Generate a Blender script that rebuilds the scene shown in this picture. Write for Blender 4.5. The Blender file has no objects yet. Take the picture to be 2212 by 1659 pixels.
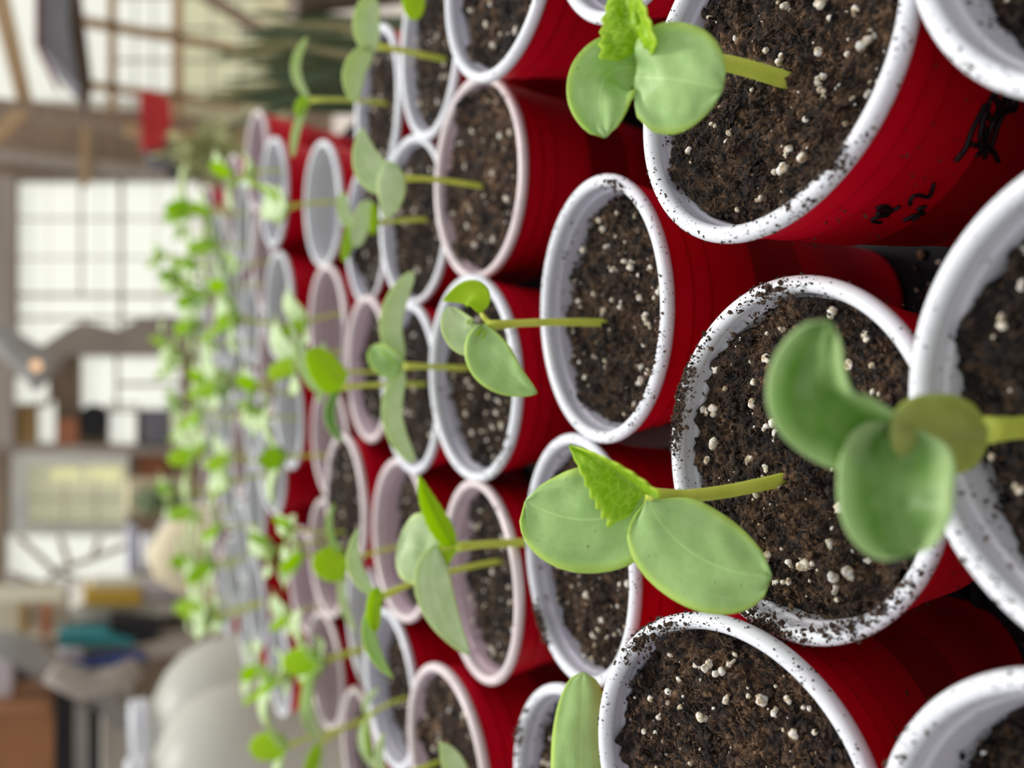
import bpy, math, random
import numpy as np
from mathutils import Vector, Matrix, noise as mnoise

# ------------------------------------------------------------------ camera, sky, sun, exposure
F_PX, PITCH, ROLL, CAM_Z = 2033.0, 0.44248, -0.03579, 0.28913
FW = Vector((0, math.cos(PITCH), -math.sin(PITCH)))
_up = Vector((0, math.sin(PITCH), math.cos(PITCH)))
_rt = Vector((1, 0, 0))
RT = math.cos(ROLL) * _rt + math.sin(ROLL) * _up
UP = -math.sin(ROLL) * _rt + math.cos(ROLL) * _up
CAM = Vector((0, 0, CAM_Z))
scene = bpy.context.scene
COL = scene.collection
cam_data = bpy.data.cameras.new('camera')
cam_data.sensor_fit = 'HORIZONTAL'
cam_data.sensor_width = 36.0
cam_data.lens = F_PX * 36.0 / 2212.0
cam_data.clip_start = 0.01
cam_data.dof.use_dof = True
cam_data.dof.focus_distance = 0.262
cam_data.dof.aperture_fstop = 7.0
cam_ob = bpy.data.objects.new('camera', cam_data)
COL.objects.link(cam_ob)
# the photograph is stored turned on its side: picture right is the world's down
m = Matrix((-UP, RT, -FW)).transposed().to_4x4()
m.translation = CAM
cam_ob.matrix_world = m
scene.camera = cam_ob

scene.view_settings.view_transform = 'Standard'
scene.view_settings.look = 'None'
scene.view_settings.gamma = 1.0
scene.view_settings.use_curve_mapping = False
scene.view_settings.exposure = 0.15

world = bpy.data.worlds.new('overcast_sky')
scene.world = world
world.use_nodes = True
wn, wl = world.node_tree.nodes, world.node_tree.links
wn.clear()
w_out = wn.new('ShaderNodeOutputWorld')
w_bg = wn.new('ShaderNodeBackground')
w_tc = wn.new('ShaderNodeTexCoord')
w_dot = wn.new('ShaderNodeVectorMath'); w_dot.operation = 'DOT_PRODUCT'
w_dot.inputs[1].default_value = (0.15, 0.80, 0.58)       # brighter sky beyond the windows
w_ramp = wn.new('ShaderNodeValToRGB')
e = w_ramp.color_ramp.elements
e[0].position = 0.0; e[0].color = (0.30, 0.28, 0.27, 1)
e[1].position = 1.0; e[1].color = (1.02, 1.01, 0.95, 1)
e.new(0.45).color = (0.80, 0.80, 0.80, 1)
e.new(0.79).color = (0.90, 0.93, 1.0, 1)
w_map = wn.new('ShaderNodeMapRange')
w_map.inputs['From Min'].default_value = -1.0
wl.new(w_tc.outputs['Generated'], w_dot.inputs[0])
wl.new(w_dot.outputs['Value'], w_map.inputs['Value'])
wl.new(w_map.outputs['Result'], w_ramp.inputs['Fac'])
wl.new(w_ramp.outputs['Color'], w_bg.inputs['Color'])
w_bg.inputs['Strength'].default_value = 1.0
wl.new(w_bg.outputs['Background'], w_out.inputs['Surface'])

sun_data = bpy.data.lights.new('sun', 'SUN')
sun_data.energy = 2.3
sun_data.angle = math.radians(14)
sun_data.color = (1.0, 0.97, 0.90)
sun_ob = bpy.data.objects.new('sun', sun_data)
COL.objects.link(sun_ob)
sun_ob.rotation_euler = Vector((-0.25, -0.50, -1.0)).to_track_quat('-Z', 'Y').to_euler()

# ------------------------------------------------------------------ helpers
rng = random.Random(7)
nrg = np.random.default_rng(11)

def ray(x, y):
    return (FW * F_PX - (x - 1106) * UP - (y - 829.5) * RT)

def px(x, y, d):                                   # the point at pixel (x, y), d metres deep
    return CAM + ray(x, y) * (d / F_PX)

def atY(x, y, Y):
    r = ray(x, y)
    return CAM + r * (Y / r.y)

def atz(x, y, z):
    r = ray(x, y)
    return CAM + r * ((z - CAM_Z) / r.z)

def depth(p):
    return (p - CAM).dot(FW)

def mesh_ob(name, verts, faces, mats, parent=None, mi=None, uv=None, smooth=True):
    me = bpy.data.meshes.new(name)
    me.from_pydata([tuple(v) for v in verts] if not isinstance(verts, np.ndarray) else verts.tolist(), [], faces)
    for mm in (mats if isinstance(mats, (list, tuple)) else [mats]):
        me.materials.append(mm)
    if mi is not None:
        me.polygons.foreach_set('material_index', np.asarray(mi, dtype=np.int32))
    if smooth:
        me.polygons.foreach_set('use_smooth', np.ones(len(me.polygons), dtype=bool))
    if uv is not None:
        l = me.uv_layers.new(name='UVMap')
        li = np.empty(len(me.loops), dtype=np.int32)
        me.loops.foreach_get('vertex_index', li)
        l.data.foreach_set('uv', np.asarray(uv, dtype=np.float32)[li].ravel())
    me.update()
    return link(name, me, parent)

def link(name, me, parent=None):
    o = bpy.data.objects.new(name, me)
    COL.objects.link(o)
    if parent is not None:
        o.parent = parent
    return o

def tag(o, label=None, cat=None, group=None, kind=None):
    if label: o['label'] = label
    if cat: o['category'] = cat
    if group: o['group'] = group
    if kind: o['kind'] = kind
    return o

def empty(name, loc=(0, 0, 0)):
    o = bpy.data.objects.new(name, None)
    COL.objects.link(o)
    o.location = loc
    o.empty_display_size = 0.01
    return o

def copy_tree(o, parent=None):
    c = o.copy(); COL.objects.link(c); c.parent = parent
    for ch in list(o.children):
        copy_tree(ch, c)
    return c

class MB:                                          # gathers shapes into ONE mesh
    def __init__(s): s.v = []; s.f = []; s.m = []
    def add(s, v, f, mi=0):
        b = len(s.v); s.v += [tuple(p) for p in v]
        s.f += [tuple(i + b for i in q) for q in f]; s.m += [mi] * len(f); return s
    def hexa(s, a, b, mi=0):                       # two matching quads
        return s.add(list(a) + list(b), [(3, 2, 1, 0), (4, 5, 6, 7), (0, 1, 5, 4), (1, 2, 6, 5), (2, 3, 7, 6), (3, 0, 4, 7)], mi)
    def prism(s, pts, off, mi=0):
        n = len(pts); q = [Vector(p) + off for p in pts]
        return s.add(list(pts) + q, [tuple(range(n)), tuple(range(2 * n - 1, n - 1, -1))] + [(i, (i + 1) % n, (i + 1) % n + n, i + n) for i in range(n)], mi)
    def box(s, x0, y0, z0, x1, y1, z1, mi=0):
        return s.hexa([(x0, y0, z0), (x1, y0, z0), (x1, y1, z0), (x0, y1, z0)], [(x0, y0, z1), (x1, y0, z1), (x1, y1, z1), (x0, y1, z1)], mi)
    def tube(s, pts, rad, n=10, mi=0, flat=1.0):
        P = [Vector(p) for p in pts]; k = len(P); base = len(s.v)
        rr = rad if isinstance(rad, (list, tuple)) else [rad] * k
        prev = None
        for i, p in enumerate(P):
            t = (P[min(i + 1, k - 1)] - P[max(i - 1, 0)]).normalized()
            a = prev if prev is not None else (Vector((0, 0, 1)) if abs(t.z) < .9 else Vector((1, 0, 0)))
            a = (a - t * a.dot(t)).normalized(); prev = a; b = t.cross(a)
            for j in range(n):
                th = 2 * math.pi * j / n
                s.v.append(tuple(p + (a * math.cos(th) * flat + b * math.sin(th)) * rr[i]))
        for i in range(k - 1):
            for j in range(n):
                s.f.append((base + i * n + j, base + i * n + (j + 1) % n, base + (i + 1) * n + (j + 1) % n, base + (i + 1) * n + j)); s.m.append(mi)
        s.f.append(tuple(base + j for j in range(n))[::-1]); s.m.append(mi)
        s.f.append(tuple(base + (k - 1) * n + j for j in range(n))); s.m.append(mi)
        return s
    def lathe(s, prof, n=64, mi=0, o=(0, 0, 0), closed=False):
        base = len(s.v); k = len(prof)
        for r, z in prof:
            for j in range(n):
                th = 2 * math.pi * j / n
                s.v.append((o[0] + r * math.cos(th), o[1] + r * math.sin(th), o[2] + z))
        for i in range(k if closed else k - 1):
            i2 = (i + 1) % k
            for j in range(n):
                s.f.append((base + i * n + j, base + i * n + (j + 1) % n, base + i2 * n + (j + 1) % n, base + i2 * n + j)); s.m.append(mi)
        return s
    def build(s, name, mats, parent=None, smooth=False):
        return mesh_ob(name, s.v, s.f, mats, parent, s.m, smooth=smooth)

# ------------------------------------------------------------------ materials
class NT:
    def __init__(s, name):
        s.m = bpy.data.materials.new(name); s.m.use_nodes = True
        s.t = s.m.node_tree; s.t.nodes.clear()
        s.out = s.t.nodes.new('ShaderNodeOutputMaterial')
    def n(s, typ, **kw):
        o = s.t.nodes.new('ShaderNode' + typ)
        for k, v in kw.items():
            if k.startswith('i_'): o.inputs[k[2:].replace('_', ' ')].default_value = v
            else: setattr(o, k, v)
        return o
    def l(s, a, b): s.t.links.new(a, b)
    def ramp(s, fac, stops):
        r = s.n('ValToRGB'); el = r.color_ramp.elements
        el[0].position, el[0].color = stops[0][0], (*stops[0][1], 1)
        el[1].position, el[1].color = stops[-1][0], (*stops[-1][1], 1)
        for p, c in stops[1:-1]: el.new(p).color = (*c, 1)
        s.l(fac, r.inputs['Fac']); return r.outputs['Color']
    def noise(s, scale, detail=4.0, rough=.6, vec=None, dist=0.0):
        o = s.n('TexNoise'); o.inputs['Scale'].default_value = scale; o.inputs['Detail'].default_value = detail
        o.inputs['Roughness'].default_value = rough; o.inputs['Distortion'].default_value = dist
        if vec is None: vec = s.n('TexCoord').outputs['Object']
        s.l(vec, o.inputs['Vector']); return o.outputs['Fac']
    def math(s, op, a, b=None, clamp=False):
        o = s.n('Math'); o.operation = op; o.use_clamp = clamp
        for i, q in enumerate((a, b)):
            if q is None: continue
            if isinstance(q, (int, float)): o.inputs[i].default_value = q
            else: s.l(q, o.inputs[i])
        return o.outputs[0]
    def mix(s, fac, a, b):
        o = s.n('Mix'); o.data_type = 'RGBA'
        for k, q in ((0, fac), (6, a), (7, b)):
            if isinstance(q, (int, float)): o.inputs[k].default_value = q
            elif isinstance(q, tuple): o.inputs[k].default_value = (*q, 1)
            else: s.l(q, o.inputs[k])
        return o.outputs[2]
    def bsdf(s, col, rough=.5, spec=.5, bump=None, bs=.3, bd=.001, **kw):
        p = s.n('BsdfPrincipled')
        if isinstance(col, tuple): p.inputs['Base Color'].default_value = (*col, 1)
        else: s.l(col, p.inputs['Base Color'])
        if isinstance(rough, (int, float)): p.inputs['Roughness'].default_value = rough
        else: s.l(rough, p.inputs['Roughness'])
        p.inputs['Specular IOR Level'].default_value = spec
        for k, v in kw.items(): p.inputs[k.replace('_', ' ')].default_value = v
        if bump is not None:
            b = s.n('Bump'); b.inputs['Strength'].default_value = bs; b.inputs['Distance'].default_value = bd
            s.l(bump, b.inputs['Height']); s.l(b.outputs['Normal'], p.inputs['Normal'])
            s.bumpn = b.outputs['Normal']
        return p.outputs[0]
    def done(s, sh): s.l(sh, s.out.inputs['Surface']); return s.m

def plain(name, col, rough=.6, spec=.4, var=.12, scale=8.0, **kw):
    t = NT(name); f = t.noise(scale)
    a = tuple(c * (1 - var) for c in col); b = tuple(min(1, c * (1 + var)) for c in col)
    return t.done(t.bsdf(t.ramp(f, [(.3, a), (.7, b)]), rough, spec, **kw))

def mat_plastic(name, col, dirt, rough=.32):
    t = NT(name)
    f = t.math('GREATER_THAN', t.noise(900, 3, .6), .66 if dirt else .9)
    f2 = t.math('GREATER_THAN', t.noise(95, 2, .5), .52)
    f = t.math('MULTIPLY', f, f2)
    big = t.noise(30, 3)
    c = t.ramp(big, [(.3, tuple(q * .93 for q in col)), (.7, col)])
    return t.done(t.bsdf(t.mix(f, c, (.07, .045, .035)), rough, .5, bump=t.noise(220, 2), bs=.05, bd=.0004))

M = {}
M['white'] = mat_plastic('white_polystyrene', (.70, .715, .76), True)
M['pinkwhite'] = mat_plastic('rim_bounce_and_tag_pink', (.70, .60, .61), True)  # red bounce light painted into white rims; the plant tag's own pink
M['inner'] = mat_plastic('shaded_white_inner_wall', (.43, .41, .48), True, .6)  # shaded copy of the white inside, shade painted in as darker lilac
M['bright'] = mat_plastic('lit_white_inner_wall', (.56, .55, .60), True, .5)  # lit copy of the same white inside
M['bounceinner'] = mat_plastic('bounce_tinted_inner_wall', (.47, .34, .39), True, .6)  # red bounce light painted into the shaded white inside
t = NT('red_polystyrene')
f = t.math('MULTIPLY', t.math('GREATER_THAN', t.noise(650, 3), .66), t.math('GREATER_THAN', t.noise(60, 2), .55))
c = t.ramp(t.noise(25, 3), [(.3, (.50, .002, .014)), (.7, (.62, .003, .020))])
M['red'] = t.done(t.bsdf(t.mix(f, c, (.06, .025, .02)), .42, .14, bump=t.noise(700, 2), bs=.06, bd=.0003))
M['speck'] = plain('dry_soil_crumb', (.060, .038, .026), .85, .2, .6, 700)
M['ink'] = plain('black_marker_ink', (.008, .007, .010), .45, .3)
M['tray'] = plain('black_tray_plastic', (.010, .010, .012), .7, .15, .3, 60)

t = NT('potting_soil')
n1 = t.noise(260, 6, .7); n2 = t.noise(48, 4, .6)
c1 = t.ramp(n1, [(.32, (.008, .006, .005)), (.45, (.026, .017, .013)), (.55, (.10, .055, .030)), (.68, (.30, .18, .10))])
c2 = t.ramp(n2, [(.40, (.26, .25, .28)), (.58, (1.0, 1.0, 1.0))])
mm = t.n('Mix', data_type='RGBA', blend_type='MULTIPLY'); mm.inputs[0].default_value = 1.0
t.l(c1, mm.inputs[6])
m3 = t.n('Mix', data_type='RGBA', blend_type='MULTIPLY'); m3.inputs[0].default_value = 1.0
t.l(c2, m3.inputs[6]); t.l(t.n('ObjectInfo').outputs['Color'], m3.inputs[7]); t.l(m3.outputs[2], mm.inputs[7])
M['soil'] = t.done(t.bsdf(mm.outputs[2], .72, .28, bump=t.noise(1500, 5, .7), bs=.9, bd=.0006))
t = NT('perlite')
M['perlite'] = t.done(t.bsdf(t.ramp(t.noise(500, 4), [(.38, (.30, .22, .13)), (.48, (.58, .50, .38)), (.60, (.74, .72, .68))]), .8, .3, bump=t.noise(1800, 3), bs=.6, bd=.0004))
M['fibre'] = plain('coir_fibre', (.24, .135, .07), .8, .2, .5, 300)

def mat_leaf(name, c0, c1, edge, trans, veins='fan', tmix=.32, rough=.42, vcol=None, e0=.38):
    t = NT(name)
    uv = t.n('UVMap').outputs['UV']
    sep = t.n('SeparateXYZ'); t.l(uv, sep.inputs[0])
    u, v = sep.outputs[0], sep.outputs[1]
    av = t.math('ABSOLUTE', t.math('SUBTRACT', v, .5))
    base = t.ramp(t.noise(160, 5, .6), [(.32, c0), (.68, c1)])
    e = t.n('MapRange'); e.interpolation_type = 'SMOOTHSTEP'
    e.inputs['From Min'].default_value = e0; e.inputs['From Max'].default_value = .5; t.l(av, e.inputs['Value'])
    col = t.mix(t.math('MULTIPLY', e.outputs[0], .8), base, edge)
    # vein lines that fan out from the base of the blade
    if veins == 'fan':
        wob = t.math('MULTIPLY', t.math('SUBTRACT', t.noise(120, 2), .5), .05)
        q = t.math('DIVIDE', t.math('ADD', av, wob), t.math('ADD', t.math('POWER', u, .55), .12))
        ln = t.math('ABSOLUTE', t.math('SUBTRACT', t.math('FRACT', t.math('ADD', t.math('MULTIPLY', q, 3.1), .5)), .5))
        vf = t.math('MULTIPLY', t.math('LESS_THAN', ln, .022), .22)
    else:
        vo = t.n('TexVoronoi'); vo.feature = 'DISTANCE_TO_EDGE'; vo.inputs['Scale'].default_value = 12.0
        mp = t.n('Mapping'); mp.inputs['Scale'].default_value = (1, .7, 1); t.l(uv, mp.inputs[0])
        t.l(mp.outputs[0], vo.inputs['Vector'])
        vf = t.math('MULTIPLY', t.math('LESS_THAN', vo.outputs['Distance'], .045), .65)
    mid = t.math('MULTIPLY', t.math('LESS_THAN', av, .012), .45)
    vf = t.math('MAXIMUM', vf, mid)
    col = t.mix(vf, col, vcol or tuple(min(1, q * 1.35) for q in c1))
    spk = t.math('MULTIPLY', t.math('GREATER_THAN', t.noise(900, 2), .72), .75)
    col = t.mix(spk, col, (.07, .045, .03))
    hgt = t.math('ADD', t.math('MULTIPLY', t.noise(260, 3), .6), t.math('MULTIPLY', vf, -1.2))
    p = t.bsdf(col, rough, .35, bump=hgt, bs=.5, bd=.0006)
    tr = t.n('BsdfTranslucent'); tr.inputs['Color'].default_value = (*trans, 1); t.l(t.bumpn, tr.inputs['Normal'])
    mx = t.n('MixShader'); mx.inputs[0].default_value = tmix
    t.l(p, mx.inputs[1]); t.l(tr.outputs[0], mx.inputs[2])
    return t.done(mx.outputs[0])

M['cot'] = mat_leaf('cotyledon_green', (.37, .56, .21), (.48, .67, .28), (.58, .76, .13), (.55, .84, .08), tmix=.32)
M['cotpale'] = mat_leaf('pale_cotyledon_green', (.54, .68, .40), (.70, .81, .53), (.70, .82, .32), (.70, .88, .32), tmix=.34)
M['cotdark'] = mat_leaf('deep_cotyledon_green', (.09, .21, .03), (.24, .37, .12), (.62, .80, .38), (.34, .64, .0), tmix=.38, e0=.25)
M['cotunder'] = mat_leaf('olive_leaf_underside', (.34, .38, .10), (.44, .48, .14), (.46, .56, .12), (.50, .56, .04), tmix=.35)
M['true'] = mat_leaf('young_leaf_green', (.24, .44, .012), (.36, .60, .02), (.60, .80, .06), (.56, .80, .0), 'net', .42, .38, (.68, .86, .12))
M['lime'] = mat_leaf('backlit_lime_leaf', (.38, .56, .01), (.46, .64, .015), (.52, .70, .03), (.62, .85, .0), 'fan', .55, .45)
t = NT('pale_green_stem')
c = t.ramp(t.noise(120, 3), [(.3, (.48, .56, .06)), (.7, (.62, .68, .11))])
M['stem'] = t.done(t.bsdf(c, .4, .4, bump=t.noise(400, 2), bs=.3, bd=.0003, Subsurface_Weight=.25, Subsurface_Scale=.002))
M['hair'] = plain('fine_plant_hair', (.70, .78, .42), .4, .4)

# ------------------------------------------------------------------ cups: one set of shared meshes
def lip_mesh(name, mat):
    b = MB(); pr = []
    for i in range(20):
        a = 2 * math.pi * i / 20
        pr.append((.0452 + .0023 * math.cos(a), .1180 + .0024 * math.sin(a)))
    b.lathe(pr[::-1], 160, closed=True)
    return b.build(name, M[mat], smooth=True)
def wall_mesh():
    b = MB()
    pr = [(.0445, .1168), (.0441, .1080), (.0440, .1075), (.0433, .1071), (.0432, .1065), (.0428, .1002), (.0427, .0998), (.0421, .0995), (.0420, .0990),
          (.0398, .0800), (.0397, .0796), (.0392, .0793), (.0346, .0550), (.0341, .0546), (.0340, .0540), (.0288, .0250), (.0282, .0246), (.0248, .0030), (.0242, .0), (.0230, .0), (.0225, .0025), (.001, .0025)]
    b.lathe(pr[::-1], 144)
    # the faint round mark moulded in the side
    return b.build('outer_wall', M['red'], smooth=True)
def inner_mesh(name, mat):
    b = MB()
    pr = [(.0432, .1185), (.0426, .1150), (.0424, .1146), (.0418, .1142), (.0417, .1136), (.0405, .0980), (.0403, .0974), (.0398, .0970), (.0384, .0800), (.0330, .0550), (.0235, .0050), (.001, .0045)]
    b.lathe(pr, 144)
    return b.build(name, M[mat], smooth=True)

ICO_V = []; ICO_F = []
def _ico():
    me = bpy.data.meshes.new('t'); import bmesh
    out = []
    for sub in (1, 2, 3):
        bm = bmesh.new(); bmesh.ops.create_icosphere(bm, subdivisions=sub, radius=1.0)
        bm.verts.ensure_lookup_table()
        out.append((np.array([v.co[:] for v in bm.verts]), np.array([[v.index for v in f.verts] for f in bm.faces])))
        bm.free()
    bpy.data.meshes.remove(me)
    return out
ICO = _ico()

def crumbs(pos, size, level=1, rough=.35, flat=.75, r=nrg):
    """many small irregular lumps as one vertex and one face array"""
    V, Fc = ICO[level - 1]; n = len(pos); k = len(V)
    q = r.normal(size=(n, 4)); q /= np.linalg.norm(q, axis=1)[:, None]
    w, x, y, z = q.T
    Rm = np.stack([1 - 2 * (y * y + z * z), 2 * (x * y - z * w), 2 * (x * z + y * w), 2 * (x * y + z * w), 1 - 2 * (x * x + z * z), 2 * (y * z - x * w),
                   2 * (x * z - y * w), 2 * (y * z + x * w), 1 - 2 * (x * x + y * y)], 1).reshape(n, 3, 3)
    sc = np.stack([1 + rough * r.normal(size=n) * .5, np.full(n, 1.), np.clip(flat + .2 * r.normal(size=n), .3, 1.3)], 1)
    P = V[None] * sc[:, None, :] * (1 + rough * (r.random((n, k, 1)) - .5) * 1.6)
    P = np.einsum('nij,nkj->nki', Rm, P) * np.asarray(size)[:, None, None] + pos[:, None, :]
    F2 = Fc[None] + (np.arange(n) * k)[:, None, None]
    return P.reshape(-1, 3), F2.reshape(-1, 3)

def soil_height(x, y, seed, amp):
    h = 0
    p = Vector((x * 90 + seed * 17.3, y * 90, seed * 3.1))
    h += .0040 * (mnoise.noise(p * .42))
    h += .0024 * (mnoise.noise(p * 1.5))
    t = mnoise.noise(p * 4.0 + Vector((5, 3, 9)))
    h += .0016 * (abs(t) * 2 - .4)
    h += .0006 * mnoise.noise(p * 9.0)
    return h * amp

def soil_mesh(name, seed, rings, segs, ncr, nfib, nper, amp=1.0):
    R0 = .0412
    vs = []; fs = []
    vs.append((0, 0, soil_height(0, 0, seed, amp)))
    for i in range(1, rings + 1):
        r = R0 * i / rings
        for j in range(segs):
            a = 2 * math.pi * (j + .5 * (i % 2)) / segs
            x, y = r * math.cos(a), r * math.sin(a)
            z = soil_height(x, y, seed, amp)
            edge = max(0, (r - R0 * .80) / (R0 * .20))
            z += edge * edge * (.0095 * mnoise.noise(Vector((math.cos(a) * 2.0 + seed, math.sin(a) * 2.0, 4))) + .0022 * mnoise.noise(Vector((math.cos(a) * 12, math.sin(a) * 12, seed))) - .0004)
            if i == rings: z -= .002
            vs.append((x, y, z))
    for j in range(segs): fs.append((0, 1 + j, 1 + (j + 1) % segs))
    for i in range(rings - 1):
        b0 = 1 + i * segs; b1 = b0 + segs
        for j in range(segs):
            j2 = (j + 1) % segs
            fs.append((b0 + j, b1 + j, b1 + j2)); fs.append((b0 + j, b1 + j2, b0 + j2))
    V = [np.array(vs)]; Fc = [np.array(fs)]; mi = [np.zeros(len(fs), int)]
    r_ = np.random.default_rng(seed)
    def spots(n, rmax=.0395):
        a = r_.random(n) * 2 * math.pi; r = np.sqrt(r_.random(n)) * rmax
        x, y = r * np.cos(a), r * np.sin(a)
        z = np.array([soil_height(p, q, seed, amp) for p, q in zip(x, y)])
        return np.stack([x, y, z], 1)
    base = len(vs)
    for n, lo, hi in ((int(ncr * .75), .00022, .0006), (int(ncr * .25), .0006, .0013)):
        s = lo + (hi - lo) * r_.random(n) ** 2
        p = spots(n, .0405); p[:, 2] += s * .35
        k = n // 2                                     # half of them clotted together
        ctr = spots(max(3, k // 16), .039); pick = r_.integers(0, len(ctr), k)
        off = r_.normal(size=(k, 3)) * np.array([.0010, .0010, .0006]); off[:, 2] = np.abs(off[:, 2])
        p[:k] = ctr[pick] + off
        v, f = crumbs(p, s, 1, .6, .7, r_)
        V.append(v); Fc.append(f + base); mi.append(np.zeros(len(f), int)); base += len(v)
    b = MB()
    P = spots(nfib)
    for p in P:
        a = r_.random() * 6.28; L = .0008 + .0026 * r_.random() ** 1.5; c = r_.normal() * .5
        d = Vector((math.cos(a), math.sin(a), r_.normal() * .25)); s = Vector((-d.y, d.x, .3 * r_.normal()))
        p = Vector(p) + Vector((0, 0, .0004 + .0008 * r_.random()))
        b.tube([p - d * L * .5, p + s * L * .2 * c, p + d * L * .5], [.00003, .00007, .00003], 3)
    tri = []
    for f in b.f:
        for k in range(1, len(f) - 1): tri.append((f[0], f[k], f[k + 1]))
    if b.v:
        V.append(np.array(b.v)); Fc.append(np.array(tri) + base); mi.append(np.ones(len(tri), int))
    V = np.concatenate(V); Fc = np.concatenate(Fc)
    so = mesh_ob(name, V, Fc.tolist(), [M['soil'], M['fibre']], None, np.concatenate(mi), smooth=False)
    # perlite lumps
    s = .00025 + .0012 * r_.random(nper) ** 2.8
    big = r_.random(nper) < .07; s[big] += .0006
    p = spots(nper); p[:, 2] += s * .5
    pv, pf = crumbs(p, s, 2, .22, .85, r_)
    idx = np.where(s > .0009)[0]
    if len(idx):
        p2 = p[idx] + r_.normal(size=(len(idx), 3)) * s[idx][:, None] * .6
        v2, f2 = crumbs(p2, s[idx] * .75, 2, .25, .9, r_)
        pf = np.concatenate([pf, f2 + len(pv)]); pv = np.concatenate([pv, v2])
    po = mesh_ob('perlite', pv, pf.tolist(), M['perlite'], so, smooth=True)
    tag(po, 'white and cream perlite grains', kind='stuff')
    return so

SOIL_HI = [soil_mesh('potting_soil', s, 96, 270, 5200, 1300, 150) for s in (3, 8, 14)]
SOIL_MID = [soil_mesh('potting_soil', s, 44, 120, 900, 60, 90, 1.2) for s in (21, 27)]
SOIL_LO = soil_mesh('potting_soil', 33, 18, 50, 120, 0, 30, 1.2)
for o in SOIL_HI + SOIL_MID + [SOIL_LO]: o['label'] = 'x'
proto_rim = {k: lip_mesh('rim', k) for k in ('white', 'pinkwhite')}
proto_inner = {k: inner_mesh('inner_wall', k) for k in ('inner', 'bounceinner', 'bright')}
proto_wall = wall_mesh()

def specks_mesh(seed, n, clumps=(), nw=60, drop=.01):
    r_ = np.random.default_rng(seed); P = []; S = []
    ph = r_.random(3) * 6.28
    while len(P) < n:                                     # crumbs lying on the lip
        a = r_.random() * 6.28
        dens = .45 + .3 * math.sin(2 * a + ph[0]) + .25 * math.sin(5 * a + ph[1]) + .2 * math.sin(11 * a + ph[2])
        if r_.random() > dens: continue
        c = r_.uniform(-.3, 2.5)
        rr = .0452 + .0023 * math.cos(c); z = .1180 + .0024 * math.sin(c)
        P.append((rr * math.cos(a), rr * math.sin(a), z)); S.append(.00005 + .00042 * r_.random() ** 4)
    for _ in range(nw):                                   # stuck on the inner wall
        a = r_.random() * 6.28; h = .1195 - drop - .0015 + r_.random() ** 2.2 * (drop - .001)
        if math.sin(3 * a + ph[1]) + math.sin(7 * a + ph[2]) * .6 < r_.uniform(-.9, .5): continue
        rr = .0417 - (.1136 - h) * .075 - .0001
        P.append((rr * math.cos(a), rr * math.sin(a), h)); S.append(.0001 + .0006 * r_.random() ** 2.5)
    for _ in range(nw // 2):                              # stuck on the red side
        a = r_.random() * 6.28; h = r_.random() * .03
        rr = .0443 - h * .09
        P.append((rr * math.cos(a), rr * math.sin(a), .114 - h)); S.append(.0001 + .0003 * r_.random() ** 2)
    for a0, sp, cnt in clumps:
        for _ in range(int(cnt * 1.7)):
            a = a0 + r_.normal() * sp; rr = min(.0476, .0444 + r_.normal() * .0020); z = .1204 - max(0, rr - .0455) * 1.1 + r_.random() ** 2 * .0012
            P.append((rr * math.cos(a), rr * math.sin(a), z)); S.append(.00018 + .0006 * r_.random() ** 2.5)
    v, f = crumbs(np.array(P), np.array(S), 1, .8, .6, r_)
    return mesh_ob('dirt_specks', v, f.tolist(), M['speck'], None, smooth=False)

# x, y, rim height above .12, slope along y, slope along x
CUPS = {
 'A': (0.0252, 0.2887, -0.0011, -0.0506, -0.004),
 'B': (0.0033, 0.3971, 0.003, 0.0335, 0.0081),
 'C': (0.0956, 0.4006, -0.0048, 0.0387, 0.008),
 'D': (-0.0909, 0.4049, -0.0006, -0.0313, -0.0098),
 'E': (-0.0668, 0.3129, -0.0019, -0.0637, -0.0172),
 'F': (-0.0218, 0.1902, 0.0014, 0.0679, -0.0444),
 'G': (0.0809, 0.1884, 0.0084, 0.0591, -0.1619),
 'T': (0.0129, 0.5861, -0.005, -0.0072, 0.0015),
 'P': (0.0926, 0.4969, -0.0071, 0.0658, 0.0075),
 'X': (-0.0876, 0.5222, -0.0021, 0.0312, -0.0211),
 'U': (-0.0001, 0.4919, -0.0002, -0.0055, 0.0045),
 'V': (0.14, 0.6999, -0.0084, 0.0287, 0.0171),
 'V2': (0.046, 0.688, -0.0058, 0.0271, 0.0043),
 'V3': (-0.0395, 0.7281, -0.0151, 0.0431, 0.005),
 'Y2': (-0.2261, 0.7569, -0.0117, 0.0468, 0.0017),
 'Y3b': (-0.1799, 0.5452, 0.0007, 0.012, 0.0012),
 'M': (-0.1835, 0.4319, 0.0092, 0.0385, 0.0041),
 'Q': (0.1754, 0.4521, -0.0035, -0.0386, -0.0023),
 'N': (0.1706, 0.3427, 0.0089, 0.0453, -0.0318),
 'K': (-0.102, 0.1061, 0.0116, 0.0429, -0.0481),
 'J': (-0.1114, 0.2059, 0.0136, 0.2589, 0.0324),
 'H': (-0.008, 0.0962, 0.0093, 0.0098, 0.0128),
 'S': (0.1035, 0.6129, -0.0151, -0.0079, -0.0013),
 'Y3a': (-0.1659, 0.6477, -0.0152, -0.0075, -0.0009),
 'R': (0.1714, 0.5488, -0.0055, -0.0254, -0.0075),
 'I': (0.0918, 0.0948, 0.0084, -0.0226, -0.0498),
 'O': (0.1611, 0.2481, 0.0076, -0.0006, -0.0059),
 'L': (-0.162, 0.3117, 0.0039, 0.0218, -0.0176),
 'N1': (-0.0762, 0.6168, 0.0049, -0.0017, -0.0073),
 'W3': (-0.1664, 0.831, -0.0135, 0.0421, 0.0083),
 'W4': (-0.1327, 0.742, -0.0128, 0.0375, 0.0068),
 'Y4': (-0.2606, 0.6559, -0.0106, -0.0051, -0.0014),
}
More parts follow.
